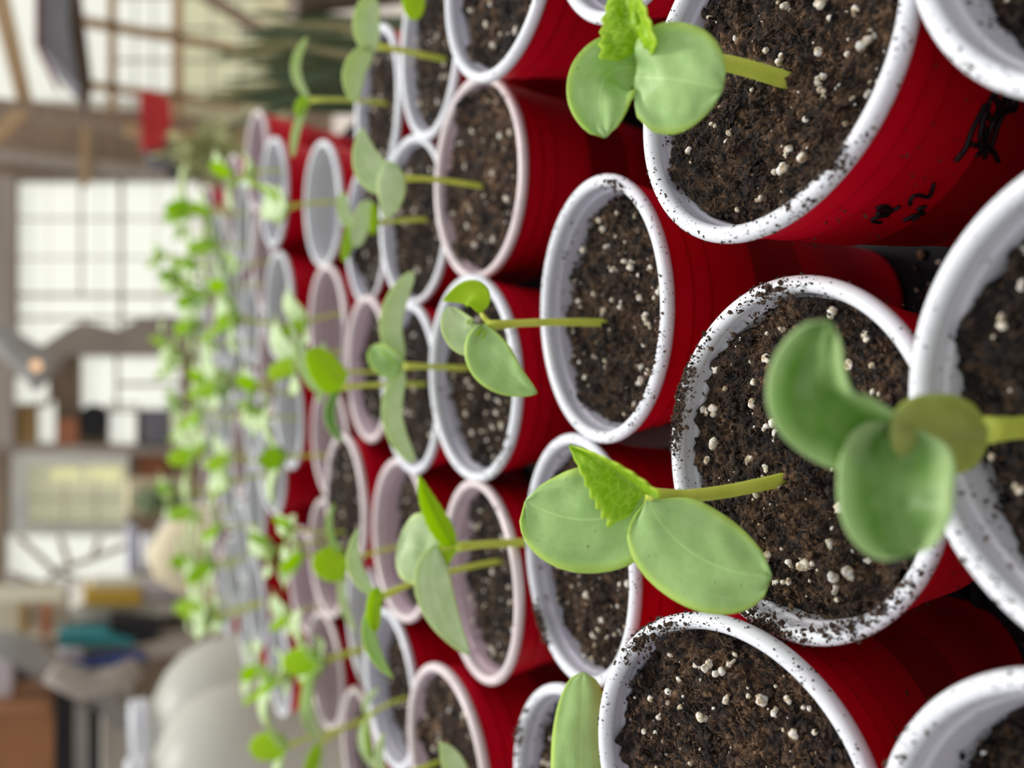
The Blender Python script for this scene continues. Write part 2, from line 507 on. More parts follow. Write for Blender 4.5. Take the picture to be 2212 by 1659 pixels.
# colour, soil set, soil depth below the rim, specks on the rim, dirt heaps on the rim, cup label, short name for the soil label
INFO = {
 'A': ('w', 2, .0105, 420, [(-.45, .15, 50), (-2.2, .25, 60)], 'red cup with speckled rim and open soil, one thin straight stem rooted in its middle', 'in the upright cup behind the cup with black marker writing, one thin stem rooted in it'),
 'B': ('w', 2, .0100, 330, [(-2.3, .1, 70)], 'red cup right behind the open cup, a seedling with lime leaf hanging over it', 'of the cup directly behind the open upright cup'),
 'C': ('p', 1, .0060, 220, [], 'pinkish-rimmed red cup filled almost level with brown soil', 'filling a pinkish-rimmed cup almost level, with no stem rooted in its middle'),
 'D': ('p', 1, .0110, 200, [], 'red cup with pinkish rim and pink inner patch, twisting long-leaved seedling arching over it', 'in the pinkish-rimmed cup under the twisting long seed leaf'),
 'E': ('w', 2, .0090, 300, [(2.35, .12, 240)], 'red cup half hidden under the largest seedling leaf, soil clod spilling over its rim', 'spilling over the rim under the largest pale seed leaf'),
 'F': ('w', 3, .0050, 700, [(1.25, .2, 420), (.1, .15, 110), (2.95, .15, 200), (-2.6, .3, 180)], 'large near red cup with soil smeared over its rim, biggest seedling rooted in it', 'with cream perlite in the near cup where the biggest seedling is rooted'),
 'G': ('w', 3, .0080, 800, [(-2.42, .05, 170), (-2.7, .1, 30)], 'large near red cup with black marker scribble and a 2 on its side', 'in the cup with black marker writing'),
 'T': ('p', 1, .0110, 60, [], 'small red cup with narrow oval rim behind the upright three-leaved seedling', 'in the narrow oval cup behind the upright three-leaved seedling'),
 'P': ('w', 1, .0085, 80, [], 'red cup mostly hidden behind the almost level soil-filled cup, two short stems rooted in it', 'behind the almost level cup, with two stems rooted close together'),
 'X': ('p', 1, .0140, 60, [], 'pinkish-rimmed red cup behind the twisting seedling, its inner wall bare and pink', 'in the cup with a bare pink inner wall'),
 'U': ('w', 1, .0095, 90, [], 'red cup between the touching soil cups, crossed by two upright long seed leaves', 'crossed by the pair of long upright seed leaves'),
 'V': ('w', 0, .0330, 0, [], 'out-of-focus red cup with pale grey inside at the tray edge beside the palm', 'deep in the pale grey cup beside the palm'),
 'V2': ('p', 0, .0300, 0, [], 'blurred red cup with lilac inside, red gap separating it from the narrow oval cup', 'deep in the lilac-sided cup beyond the narrow oval cup'),
 'V3': ('p', 0, .0300, 0, [], 'blurred red cup with lilac inside behind the seedling with a wide lime leaf', 'deep in the blurred cup behind the wide lime leaf'),
 'Y2': ('p', 0, .0300, 0, [], 'blurred pale-rimmed red cup at the tray edge next to the white jugs', 'deep in the blurred cup next to the white jugs'),
 'Y3b': ('w', 1, .0150, 90, [], 'red cup with open white inner wall, a bent seed leaf hanging over its rim', 'in the cup with the bent seed leaf over its rim'),
 'M': ('p', 1, .0075, 120, [], 'pinkish-rimmed red cup with brown soil, cut by the picture edge, beyond the bare large leaf', 'in the pinkish cup cut by the picture edge'),
 'Q': ('w', 1, .0070, 120, [], 'red cup tucked behind two larger cups, a short olive stem rooted in its brown soil', 'with a short olive stem, behind the almost level cup'),
 'N': ('w', 1, .0085, 120, [], 'red cup with clean blueish white rim and lilac inner patches at the picture edge', 'in the cup with clean blueish rim and lilac patches'),
 'K': ('w', 2, .0160, 700, [(1.4, .3, 40)], 'nearest red cup in the corner, its stepped white inner wall streaked with dirt', 'low in the corner cup with the streaked inner wall'),
 'J': ('w', 3, .0060, 600, [(.55, .18, 170)], 'near red cup with smooth bright rim and brown fibrous soil, broad striped leaf beside it', 'brown and fibrous, in the near cup beside the broad striped leaf'),
 'H': ('w', 3, .0105, 650, [(2.9, .15, 30)], 'nearest red cup with wide white inner wall, the closest blurred seedling rising from it', 'dark and wet, under the closest blurred seedling'),
 'S': ('w', 1, .0090, 60, [], 'red cup with lilac inner patch behind the pair of overlapping oval seed leaves', 'behind the pair of overlapping oval seed leaves'),
 'Y3a': ('w', 0, .0250, 0, [], 'blurred red cup with white arm of rim, seen behind the bent seed leaf', 'deep in the blurred cup behind the bent seed leaf'),
 'R': ('w', 1, .0080, 50, [], 'red cup with curled white rim end at the tray edge, below the thin arching seedling', 'in the tray-edge cup below the thin arching seedling'),
 'I': ('w', 2, .0140, 650, [(-1.9, .1, 90)], 'nearest red cup in the corner holding a brown bark strip, beside the marked cup', 'with a strip of bark in the corner cup'),
 'O': ('w', 1, .0130, 80, [], 'red cup at the picture edge just behind the marked cup, mostly cut off', 'at the picture edge just behind the marked cup'),
 'L': ('w', 2, .0095, 300, [(1.2, .15, 60)], 'red cup partly covered by the broad striped leaf, cut by the picture edge', 'partly covered by the broad striped leaf'),
 'N1': ('p', 1, .0040, 30, [], 'blurred narrow brown-rimmed red cup filled to the rim, between lilac cup and pink-sided cup', 'filled to the rim of a blurred brown-rimmed cup'),
 'W3': ('p', 0, .0300, 0, [], 'blurred grey-sided red cup standing in front of the tan sack', 'deep in the grey-sided cup before the tan sack'),
 'W4': ('p', 0, .0300, 0, [], 'blurred lilac-sided red cup behind the diamond-shaped lime leaf', 'deep in the cup behind the diamond-shaped lime leaf'),
 'Y4': ('p', 1, .0120, 0, [], 'blurred slim pink-rimmed red cup at the picture edge by the jugs', 'in the slim pink-rimmed cup at the picture edge'),
}
def place_cup(q, colour, level, drop, nspk, heaps, label, slabel, seed, yaw, group=None, tone=1.0):
    X, Y, dz, sy, sx = q
    n = Vector((-sx, -sy, 1)).normalized()
    rim = Vector((X, Y, .12 + dz))
    H = .12
    base = rim - n * H
    q3 = Vector((0, 0, 1)).rotation_difference(n)
    root = empty('plastic_cup', base)
    root.rotation_mode = 'QUATERNION'; root.rotation_quaternion = q3
    root.scale = (1, 1, (rim.z - .0) / (H * n.z) if dz > -.002 else (rim.z) / (H * n.z))
    root.location = rim - n * (H * root.scale.z)
    tag(root, label, 'cup', group)
    for pr, nm in ((proto_rim['white' if colour == 'w' else 'pinkwhite'], 'rim'), (proto_wall, 'outer_wall'), (proto_inner['bright' if label.startswith(('nearest', 'large near red cup with soil')) or (level == 0 and colour == 'w') else 'inner' if colour == 'w' else 'bounceinner'], 'inner_wall')):
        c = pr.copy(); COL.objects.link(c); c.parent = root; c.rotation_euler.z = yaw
        c['label'] = {'rim': 'white rolled rim' if colour == 'w' else 'white rolled rim with painted red bounce', 'outer_wall': 'glossy red outside', 'inner_wall': 'white inside'}[nm]
    if nspk:
        d = specks_mesh(seed, int(nspk * 1.7), heaps, nspk, drop); d.parent = root
        tag(d, 'brown soil crumbs stuck to the rim', kind='stuff')
    proto = SOIL_HI[seed % 3] if level >= 2 else SOIL_MID[seed % 2] if level == 1 else SOIL_LO
    s = copy_tree(proto)
    s.rotation_mode = 'QUATERNION'
    from mathutils import Quaternion
    s.rotation_quaternion = q3 @ Quaternion((0, 0, 1), yaw * 2.3 + seed)
    s.location = rim - n * drop
    k = (.0418 - (drop - .0064) * .076) / .0412
    s.scale = (k, k, 1)
    s.color = (*([tone] * 3), 1)
    tag(s, slabel, 'soil', group and group.replace('cups', 'cup soil'), 'stuff')
    return root, s
TONE = dict(H=.45, K=.5, I=.45, F=.8, A=.8, B=.6, U=.6, T=.6, C=1.15, M=1.15, J=.95, G=1.0, D=.7, S=.6, P=.7)
cup_of = {}
for i, (k, q) in enumerate(CUPS.items()):
    c_, lv, dr, ns, hp, lb, sl = INFO[k]
    r_, s_ = place_cup(q, c_, lv, dr, ns, hp, lb, 'dark potting soil ' + sl, i + 5, i * 1.1 if k != 'G' else 0, None, TONE.get(k, .85))
    cup_of[k] = (r_, s_, q, dr)
# the far rows, which the lens blurs into one another
far = []
row = 0; y = .745
while y < 1.36:
    x = -.262 + (.048 if row % 2 else 0)
    while x < .262 - max(0, .9 - y) * .12:
        xx, yy = x + rng.uniform(-.002, .002), y + rng.uniform(-.002, .002)
        if all(math.hypot(xx - q[0], yy - q[1]) > .0945 for q in CUPS.values()):
            far.append((xx, yy))
        x += .0965
    y += .0840; row += 1
for i, (xx, yy) in enumerate(far):
    r_, s_ = place_cup((xx, yy, rng.uniform(-.006, .002), rng.uniform(.0, .04), rng.uniform(-.02, .02)), rng.choice('wwp'), 0, .028, 0, (),
        'strongly blurred red cup among the far rows under the haze of seedlings', 'potting soil deep inside a strongly blurred far cup', i, i * 1.7, 'blurred cups in the far rows')
for o in SOIL_HI + SOIL_MID + [SOIL_LO]:
    for ch in list(o.children): bpy.data.objects.remove(ch)
    bpy.data.objects.remove(o)
for o in list(proto_rim.values()) + list(proto_inner.values()) + [proto_wall]:
    bpy.data.objects.remove(o)

# marker writing on the side of the near cup: strokes laid on its cone
groot, _, gq, _ = cup_of['G']
bpy.context.view_layer.update()
gm = groot.matrix_world.inverted()
def on_cone(x, y):
    o = gm @ CAM; d = (gm @ px(x, y, 1.0) - o).normalized()
    t = .02; last = None
    def f(t):
        p = o + d * t
        return math.hypot(p.x, p.y) - float(np.interp(p.z, [0, .025, .054, .0795, .0796, .099, .0998, .1065, .1075, .116], [.0242, .0285, .0340, .0392, .0398, .0420, .0427, .0432, .0440, .0445]))
    while t < .6:
        if f(t) < .0003: break
        t += .0006
    return o + d * (t - .0004)
SCRIB = [[(1808,950),(1870,870),(1905,770),(1950,680),(1985,615)],[(1985,615),(1975,700),(1955,790),(1960,850),(1950,900),(1930,915)],
 [(1900,850),(1960,862),(2020,880),(2060,950)],[(2030,560),(1995,640),(1970,720),(1990,790),(1985,870),(1980,930)],
 [(2040,545),(2060,620),(2080,680),(2120,640),(2165,590)],[(2130,540),(2100,640),(2060,730),(2030,830),(2000,900)],
 [(2100,550),(2040,690),(2000,800),(1985,860)],[(1990,620),(2010,700),(2040,690),(2100,650)],[(2165,575),(2160,640),(2120,650),(2110,600),(2140,565)],
 [(1680,1080),(1672,1120),(1650,1160),(1600,1150),(1560,1155),(1540,1190),(1545,1205)],
 [(1480,1215),(1440,1238),(1400,1212),(1345,1222),(1400,1232),(1425,1250),(1385,1258),(1350,1250)],[(1345,1262),(1410,1268),(1340,1280),(1320,1300),(1370,1310)],
 [(1505,1300),(1560,1270),(1625,1255),(1590,1232),(1635,1215)],[(1545,1300),(1570,1285),(1600,1275)]]
b = MB()
for k, st in enumerate(SCRIB):
    P = [Vector(on_cone(1400 + a / 2.724, c / 2.724)) for a, c in st]
    Q = [P[0]]
    for i in range(len(P) - 1):
        p0, p1, p2, p3 = P[max(i - 1, 0)], P[i], P[i + 1], P[min(i + 2, len(P) - 1)]
        for s in (.25, .5, .75, 1):
            Q.append(.5 * ((2 * p1) + (p2 - p0) * s + (2 * p0 - 5 * p1 + 4 * p2 - p3) * s * s + (3 * p1 - p0 - 3 * p2 + p3) * s ** 3))
    b.tube(Q, (.00065 if k < 9 else .0005) , 8)
w = b.build('marker_writing', M['ink'], groot, smooth=True); w['label'] = 'black marker scribble with a 2'

# ------------------------------------------------------------------ seedlings
def leaf(name, P0, P1, P2, hw, mat, parent, roll=0, cup=.15, fold=(0, 0), N=None, shape='cot', nu=26, nv=14, thick=.0005, wav=0.0, seed=0):
    C0, C1, C2 = Vector(P0), Vector(P1), Vector(P2)
    vs = []; uv = []
    mid = (C0 + 2 * C1 + C2) / 4
    Nref = Vector(N) if N is not None else (CAM - mid).normalized()
    prevb = None
    for i in range(nu + 1):
        t = i / nu
        c = C0 * (1 - t) ** 2 + C1 * 2 * t * (1 - t) + C2 * t * t
        T = ((C1 - C0) * (1 - t) + (C2 - C1) * t).normalized()
        n = Nref - T * Nref.dot(T)
        if n.length < .15: n = (prevb.cross(T) if prevb else n)
        n.normalize(); b = T.cross(n)
        if roll:
            R_ = Matrix.Rotation(math.radians(roll), 3, T); b = R_ @ b; n = R_ @ n
        prevb = b
        if shape == 'cot':
            w = hw * max(0, 1 - abs(2 * t ** .92 - 1) ** 2.5) ** .52
            if t < .1: w = min(w, hw * (.12 + t * 6))
        elif shape == 'broad':
            w = hw * (max(0, 1 - ((t - .32) / .68) ** 2.4) ** .55 if t > .32 else 1 - .28 * ((.32 - t) / .32) ** 2)
        elif shape == 'lance':
            tt = t ** .82; w = hw * max(0, math.sin(math.pi * tt)) ** .7
            if t < .12: w = min(w, hw * (.10 + t * 5))
        elif shape == 'heart':
            w = hw * max(0, 1 - t ** 1.7) ** .95 * min(1, .55 + t * 5)
            w *= 1 + .13 * (abs(((t * 8.0) % 1) - .5) * 2 - .5) * (1 if t < .97 else 0)
        elif shape == 'true':
            w = hw * max(0, math.sin(math.pi * t ** .62)) ** .75
            w *= 1 + .11 * (abs(((t * 9.0) % 1) - .5) * 2 - .5) * (1 if .05 < t < .97 else 0)
        else:
            w = hw * (1 - t) ** .6 * (.35 + .65 * min(1, t * 4))
        w = max(w, .00025)
        for j in range(nv + 1):
            s = -1 + 2 * j / nv
            ang = math.radians(fold[0] if s > 0 else fold[1])
            lat = b * (s * math.cos(ang)) + n * (abs(s) * math.sin(ang))
            p = c + lat * w + n * (cup * s * s * w)
            if wav: p += n * wav * mnoise.noise(Vector((t * 4 + seed, s * 2, seed)))
            vs.append(p); uv.append((t, j / nv))
    k = nv + 1
    fs = [(i * k + j, i * k + j + 1, (i + 1) * k + j + 1, (i + 1) * k + j) for i in range(nu) for j in range(nv)]
    o = mesh_ob(name, vs, fs, M[mat], parent, uv=uv)
    if parent is not None: o.matrix_parent_inverse = Matrix.Translation(-parent.location)
    if thick:
        md = o.modifiers.new('thickness', 'SOLIDIFY'); md.thickness = thick; md.offset = 0
    return o

def bez(P, n=14):
    P = [Vector(p) for p in P]; out = []
    if len(P) == 2: P = [P[0], (P[0] + P[1]) / 2, P[1]]
    for i in range(n + 1):
        t = i / n; Q = P
        while len(Q) > 1: Q = [Q[a] * (1 - t) + Q[a + 1] * t for a in range(len(Q) - 1)]
        out.append(Q[0])
    return out

def stem(parent, pts, r0=.0015, r1=.0012, hairs=0, seed=1, flare=.0006):
    C = bez(pts, 16); k = len(C)
    rr = [r0 + (r1 - r0) * i / (k - 1) + (flare * max(0, (i - k + 4) / 3) if i > k - 4 else 0) for i in range(k)]
    b = MB(); b.tube(C, rr, 12)
    if hairs:
        r_ = random.Random(seed)
        for _ in range(hairs):
            i = r_.randrange(0, k - 1); f = r_.random(); c = C[i].lerp(C[i + 1], f)
            T = (C[i + 1] - C[i]).normalized()
            a = Vector((r_.gauss(0, 1), r_.gauss(0, 1), r_.gauss(0, 1))); a = (a - T * a.dot(T)).normalized()
            s = T.cross(a) * .00003
            p = c + a * rr[i] * .95; L = r_.uniform(.0003, .0008)
            b.add([p - s, p + s, p + a * L + T * L * .2], [(0, 1, 2)], 1)
    o = b.build('stem', [M['stem'], M['hair']], parent, smooth=True)
    o.matrix_parent_inverse = Matrix.Translation(-parent.location)
    return o

class Plant:
    """a seedling whose stem foot stands on the soil seen at pixel `foot`; the other pixels get their distance from it"""
    def __init__(s, label, foot, node, zs=.108, lean=0.0, r=(.0015, .0012), bend=None, hairs=0, group=None):
        s.B = atz(foot[0], foot[1], zs)
        rd = ray(*node).normalized()
        # the point on the node's ray nearest the vertical through the foot
        h = Vector((rd.x, rd.y)); t = (Vector((s.B.x - CAM.x, s.B.y - CAM.y)).dot(h)) / h.dot(h)
        s.Np = CAM + rd * (t + lean); s.d = depth(s.Np)
        s.root = empty('seedling', s.B); tag(s.root, label, 'seedling', group)
        pts = [s.B - Vector((0, 0, .009)), s.B + Vector((0, 0, .004))]
        if bend:
            dm = (depth(s.B) + s.d) / 2; pts.append(px(bend[0], bend[1], dm))
        pts.append(s.Np)
        if lean is not None: stem(s.root, pts, r[0], r[1], hairs, len(label))
    def p(s, q):
        return px(q[0], q[1], s.d + (q[2] / 1000 if len(q) > 2 else 0))
    def leaf(s, name, a, c, t, hw, mat='cot', **kw):
        lab = kw.pop('label', None)
        o = leaf(name, s.p(a), s.p(c), s.p(t), hw * s.d / F_PX, mat, s.root, **kw)
        if name == 'cotyledon':                        # the stalk that widens into the blade
            A, C = s.p(a), s.p(c); B = A.lerp(C, .16); B = B + (B - CAM).normalized() * .0012; A = A + (A - CAM).normalized() * .0010
            S0 = s.Np + (s.B - s.Np).normalized() * .0022
            pb = MB(); pb.tube(bez([S0, s.Np.lerp(A, .6), B], 8), [.0011, .0011, .0011, .00105, .001, .0009, .0008, .0006, .0003], 8)
            po = pb.build('petiole', M['stem'], s.root, True); po.matrix_parent_inverse = Matrix.Translation(-s.root.location)
        if lab: o['label'] = lab
        return s

P1 = Plant('fuzzy seedling with a notched round front leaf, rooted in the cup with marker writing', (1714, 184), (1384, 128), .118, 0, (.0024, .0018), (1560, 105), 420)
P1.leaf('cotyledon', (1390, 150, 4), (1262, 120, 2), (1308, 296, -4), 76, cup=.12, wav=.002, seed=3)
P1.leaf('cotyledon', (1372, 168, -2), (1470, 165, -12), (1560, 194, -12), 112, shape='broad', cup=-.12, wav=.0012, seed=5, label='round notched front leaf')
P1.leaf('true_leaf', (1384, 112, -2), (1366, 40, -6), (1338, -90, 0), 86, 'true', shape='heart', fold=(66, 4), cup=.08, nu=90, nv=20, wav=.003, seed=2, label='bright crinkled toothed leaf')
P2 = Plant('largest seedling with two big pale oval leaves and a folded toothed leaf', (1712, 1028), (1396, 1070), .115, 0, (.0020, .0016), (1540, 1085), 380)
P2.leaf('cotyledon', (1402, 1078, 1), (1270, 1165, 0), (1136, 1082, 6), 114, cup=.10, wav=.0016, seed=8, label='big leaf with a pale scar')
P2.leaf('cotyledon', (1398, 1082, -1), (1480, 1240, -8), (1666, 1246, -10), 104, cup=-.08, wav=.0014, seed=9)
P2.leaf('true_leaf', (1394, 1066, -3), (1320, 1000, -6), (1230, 962, -4), 104, 'true', shape='heart', fold=(80, 6), cup=.06, nu=90, nv=16, wav=.0012, seed=4, roll=0, label='folded toothed leaf with net veins')
P4 = Plant('seedling in the open upright cup with one lime leaf turned to the light', (1308, 698), (1052, 704), .108, 0, (.0016, .0013), (1190, 690), 120)
P4.leaf('cotyledon', (1042, 700, -2), (1036, 806, -6), (1160, 848, -8), 50, 'cot', shape='lance', cup=.12, wav=.0012, seed=1)
P4.leaf('cotyledon', (1046, 704, 0), (1010, 770, 2), (966, 664, 4), 40, 'cotpale', cup=.3, wav=.001, seed=2)
P4.leaf('cotyledon', (1034, 676, 2), (1046, 606, 4), (958, 650, 8), 31, 'lime', cup=.1, seed=3, shape='lance', label='lime leaf lit from behind')
P4.leaf('true_leaf', (1048, 708, -2), (1035, 735, -3), (1008, 752, -3), 9, 'true', shape='true', fold=(20, 20), nu=20)
P5 = Plant('upright seedling with two long seed leaves spread in a line above the touching cup', (1036, 798), (874, 791), .109, 0, (.0015, .0013), (950, 790), 60)
P5.leaf('cotyledon', (872, 782, 0), (806, 700, 0), (894, 586, 0), 25, 'cotpale', cup=.2, roll=10)
P5.leaf('cotyledon', (874, 798, 0), (808, 900, -2), (896, 1000, -2), 23, 'cotpale', cup=.2, roll=-12)
P5.leaf('true_leaf', (868, 792, -2), (840, 790, -4), (802, 750, -2), 34, 'cot', fold=(35, 10), cup=.1, wav=.001, seed=6)
P5.leaf('true_leaf', (868, 788, -3), (850, 770, -5), (818, 742, -4), 9, 'lime', fold=(20, 10))
P6 = Plant('tall seedling with a pointed lime leaf and one long twisting seed leaf', (1162, 1172), (984, 1182), .109, 0, (.0019, .0016), (1080, 1170), 160)
P6.leaf('cotyledon', (955, 1190, 4), (905, 1186, 6), (860, 1176, 10), 78, 'cotpale', cup=.12, wav=.001, seed=4)
P6.leaf('cotyledon', (940, 1178, -1), (908, 1290, -4), (1014, 1414, -8), 40, 'cotpale', cup=.08, wav=.001, seed=7, label='long twisting leaf', shape='lance')
P6.leaf('cotyledon_base', (992, 1182, 0), (955, 1170, 0), (948, 1246, -1), 20, 'lime', cup=.2)
P6.leaf('true_leaf', (978, 1178, -1), (925, 1110, -2), (905, 1026, -2), 30, 'lime', shape='true', fold=(15, 60), nu=40, roll=-15, label='pointed lime leaf')
P7 = Plant('slanting seedling with thin arched leaves between the tall one and the tray edge', (1076, 1212), (818, 1292), .109, 0, (.0015, .0013), (930, 1235), 0)
P7.leaf('cotyledon', (812, 1288, 0), (738, 1230, 2), (774, 1142, 4), 17, 'cotpale', cup=.25, roll=15, shape='lance')
P7.leaf('cotyledon', (800, 1310, 0), (778, 1400, -2), (850, 1464, -2), 16, 'cot', cup=.3, roll=-15, shape='lance')
P7.leaf('true_leaf', (818, 1268, -1), (800, 1310, -2), (812, 1364, -2), 17, 'lime', fold=(20, 20))
P8 = Plant('seedling cut by the picture edge, its broad striped leaf pointing into view', (1425, 1795), (1262, 1790), .112, 0, (.0018, .0015))
P8.leaf('cotyledon', (1256, 1860, 0), (1250, 1640, -2), (1262, 1452, -2), 64, 'cot', cup=-.18, wav=.001, seed=12, label='broad striped leaf')
P8.leaf('cotyledon', (1262, 1796, 0), (1230, 1900, 0), (1290, 2020, 0), 60, 'cotpale', cup=.15)
P9 = Plant('seedling at the picture edge rooted in the pinkish cup cut by it', (1004, 1632), (846, 1690), .109, 0, (.0015, .0013), (930, 1645))
P9.leaf('cotyledon', (846, 1690, 0), (800, 1650, 0), (830, 1585, 2), 10, 'cotpale', cup=.3)
P9.leaf('cotyledon', (846, 1692, 0), (800, 1750, 0), (850, 1800, 0), 16, 'cotpale', cup=.3)
P9b = Plant('leaf tip of a seedling standing just outside the picture edge', (1140, 1740), (1000, 1735), .109, 0, (.0015, .0012))
P9b.leaf('cotyledon', (998, 1733, 0), (990, 1650, -2), (950, 1604, -2), 26, 'cotpale', cup=.2, shape='lance')
P10 = Plant('short seedling with a narrow blade hanging over the open white-walled cup', (880, 1506), (795, 1548), .106, 0, (.0013, .0011), (835, 1518))
P10.leaf('cotyledon', (795, 1546, 0), (775, 1515, 0), (820, 1486, 0), 7, 'cotpale', cup=.3)
P10.leaf('cotyledon', (793, 1550, 0), (755, 1630, 0), (845, 1675, 0), 9, 'cotpale', cup=.3, roll=30)
P10.leaf('true_leaf', (793, 1552, -1), (790, 1600, -1), (800, 1640, -1), 6, 'lime')
P11 = Plant('blurred wide-branching seedling in front of the white jugs', (790, 1548), (692, 1606), .106, 0, (.0015, .0013), (745, 1570))
P11.leaf('cotyledon', (692, 1604, 0), (635, 1530, 0), (682, 1444, 2), 15, 'cotpale', cup=.35, roll=20)
P11.leaf('cotyledon', (690, 1608, 0), (655, 1700, 0), (690, 1770, 0), 18, 'cotpale', cup=.3)
P11.leaf('true_leaf', (690, 1606, -2), (675, 1640, -2), (660, 1690, -2), 14, 'lime')
P12 = Plant('seedling at the picture edge with a cupped blueish leaf and short olive stem', (948, 127), (812, 100), .112, 0, (.0016, .0015), (880, 108))
P12.leaf('cotyledon', (808, 112, 0), (770, 60, -2), (806, -10, 0), 28, 'cotpale', cup=.55, roll=10)
P12.leaf('cotyledon', (806, 104, 0), (738, 135, 0), (766, 222, 0), 26, 'cotpale', cup=.45, roll=-25)
P12.leaf('true_leaf', (800, 100, 2), (780, 60, 3), (772, 20, 3), 14, 'true')
P13 = Plant('thin arching seedling against the dark palm', (834, 224), (676, 216), .110, 0, (.0013, .0011), (760, 212))
P13.leaf('cotyledon', (668, 214, 0), (606, 150, 0), (664, 80, 0), 13, 'cotpale', cup=.4, roll=40)
P13.leaf('cotyledon', (664, 222, 0), (632, 270, 0), (632, 340, 0), 10, 'cotpale', cup=.4, roll=-30)
P13.leaf('true_leaf', (664, 212, -2), (650, 222, -2), (642, 252, -2), 13, 'true')
P14 = Plant('seedling with two overlapping oval pale leaves facing the lens', (1030, 402), (870, 386), .113, 0, (.0015, .0013), (950, 382))
P14.leaf('cotyledon', (868, 396, 2), (780, 400, 2), (782, 274, 2), 37, 'cotpale', cup=.12, shape='lance')
P14.leaf('cotyledon', (838, 348, -2), (856, 410, -4), (832, 474, -4), 31, 'cotpale', cup=-.1, shape='lance')
P15 = Plant('small seedling behind the pair of overlapping oval leaves', (910, 473), (806, 482), .109, 0, (.0014, .0012))
P15.leaf('cotyledon', (800, 432, 0), (775, 480, 0), (770, 534, 0), 20, 'cotpale', cup=.1)
P15.leaf('cotyledon', (764, 500, 2), (735, 460, 2), (742, 414, 2), 14, 'cotpale', cup=.2)
P15.leaf('true_leaf', (804, 508, -2), (812, 470, -3), (806, 438, -2), 10, 'lime')
P15.leaf('true_leaf', (760, 486, 0), (752, 520, 0), (742, 565, 0), 12, 'true')
P16 = Plant('seedling outside the picture edge reaching in one rounded lime leaf', (1010, -70), (884, -62), .110, 0, (.0015, .0012))
P16.leaf('cotyledon', (884, -62, 0), (896, 0, 0), (894, 44, 0), 25, 'lime', cup=.2)
P17 = Plant('seedling with a wide lime leaf above the narrow oval cup', (925, 831), (738, 837), .109, 0, (.0014, .0012), (830, 826))
P17.leaf('true_leaf', (738, 840, 0), (715, 822, 0), (670, 752, 0), 36, 'lime', fold=(0, 20), label='wide lime leaf')
P17.leaf('cotyledon', (690, 850, 4), (660, 800, 4), (628, 698, 6), 17, 'cotpale', cup=.2, shape='lance')
P17.leaf('cotyledon', (730, 845, 0), (690, 900, 0), (740, 954, 0), 12, 'cotdark', cup=.3)
P18 = Plant('slim stem rising behind the wide lime leaf', (866, 802), (718, 804), .109, 0, (.0012, .0011))
P18.leaf('cotyledon', (718, 804, 0), (690, 790, 0), (700, 740, 0), 10, 'cotpale')
P18.leaf('cotyledon', (718, 804, 0), (690, 830, 0), (690, 870, 0), 10, 'cotpale')
P19 = Plant('seedling with a diamond-shaped lime leaf over the pink-sided cup', (866, 1178), (750, 1210), .108, 0, (.0013, .0011))
P19.leaf('true_leaf', (750, 1213, 0), (715, 1225, 0), (690, 1188, 0), 42, 'lime', label='diamond-shaped lime leaf')
P19.leaf('cotyledon', (748, 1208, 1), (690, 1150, 1), (722, 1088, 1), 7, 'cot', cup=.3)
P19.leaf('cotyledon', (748, 1216, 1), (720, 1290, 1), (770, 1365, 1), 9, 'cotpale', cup=.3)

# the closest seedling, between lens and focus
P3 = Plant('closest seedling, blurred, its deep green cupped leaves hanging over the near cups', (2330, 915), (2120, 930), .106, 0, (.0024, .0021), None, 120)
P3.d = depth(P3.Np)
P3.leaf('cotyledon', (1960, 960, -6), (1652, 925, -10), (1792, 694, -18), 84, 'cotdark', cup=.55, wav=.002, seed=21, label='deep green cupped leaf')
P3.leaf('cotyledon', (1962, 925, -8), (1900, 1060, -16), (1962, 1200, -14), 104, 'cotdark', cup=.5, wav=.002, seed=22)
P3.leaf('cotyledon_base', (2140, 935, 0), (2030, 940, -8), (1925, 945, -12), 86, 'cotunder', cup=-.2, wav=.001, seed=23, label='olive underside near the stem')

# far seedlings: a few kinds, copied
def far_kind(seed):
    r_ = random.Random(seed)
    root = empty('seedling', (0, 0, 0))
    h = r_.uniform(.044, .060); lx, ly = r_.uniform(-.008, .008), r_.uniform(-.008, .008)
    top = Vector((lx, ly, h))
    stem(root, [Vector((0, 0, -.003)), Vector((0, 0, h * .6)), top], .0013, .0011)
    a0 = r_.uniform(0, 6.28)
    for s in (0, 1):
        a = a0 + math.pi * s + r_.uniform(-.3, .3); L = r_.uniform(.028, .038)
        d = Vector((math.cos(a), math.sin(a), 0))
        up = r_.uniform(.2, .7)
        leaf('cotyledon', top, top + d * L * .5 + Vector((0, 0, L * up * .75)), top + d * L + Vector((0, 0, L * up * .5)), r_.uniform(.009, .012), 'cotpale', root, N=(0, 0, 1), cup=.25, nu=10, nv=6, thick=.0004)
    a = a0 + 1.5; d = Vector((math.cos(a), math.sin(a), 0)); L = r_.uniform(.018, .028)
    leaf('true_leaf', top, top + d * L * .3 + Vector((0, 0, L * .6)), top + d * L * .6 + Vector((0, 0, L)), .0078, 'lime' if seed % 3 else 'true', root, N=(d.x, d.y, 0), cup=.2, nu=10, nv=6, thick=.0004)
    return root
kinds = [far_kind(s) for s in range(7)]
spots_ = [(q[0], q[1], .118 + q[2] - INFO[k][2]) for k, q in CUPS.items() if k in ('V', 'V2', 'V3', 'Y2', 'W3', 'W4', 'Y3a', 'Y4', 'N1')] + [(x, y, .089) for x, y in far]
first = set()
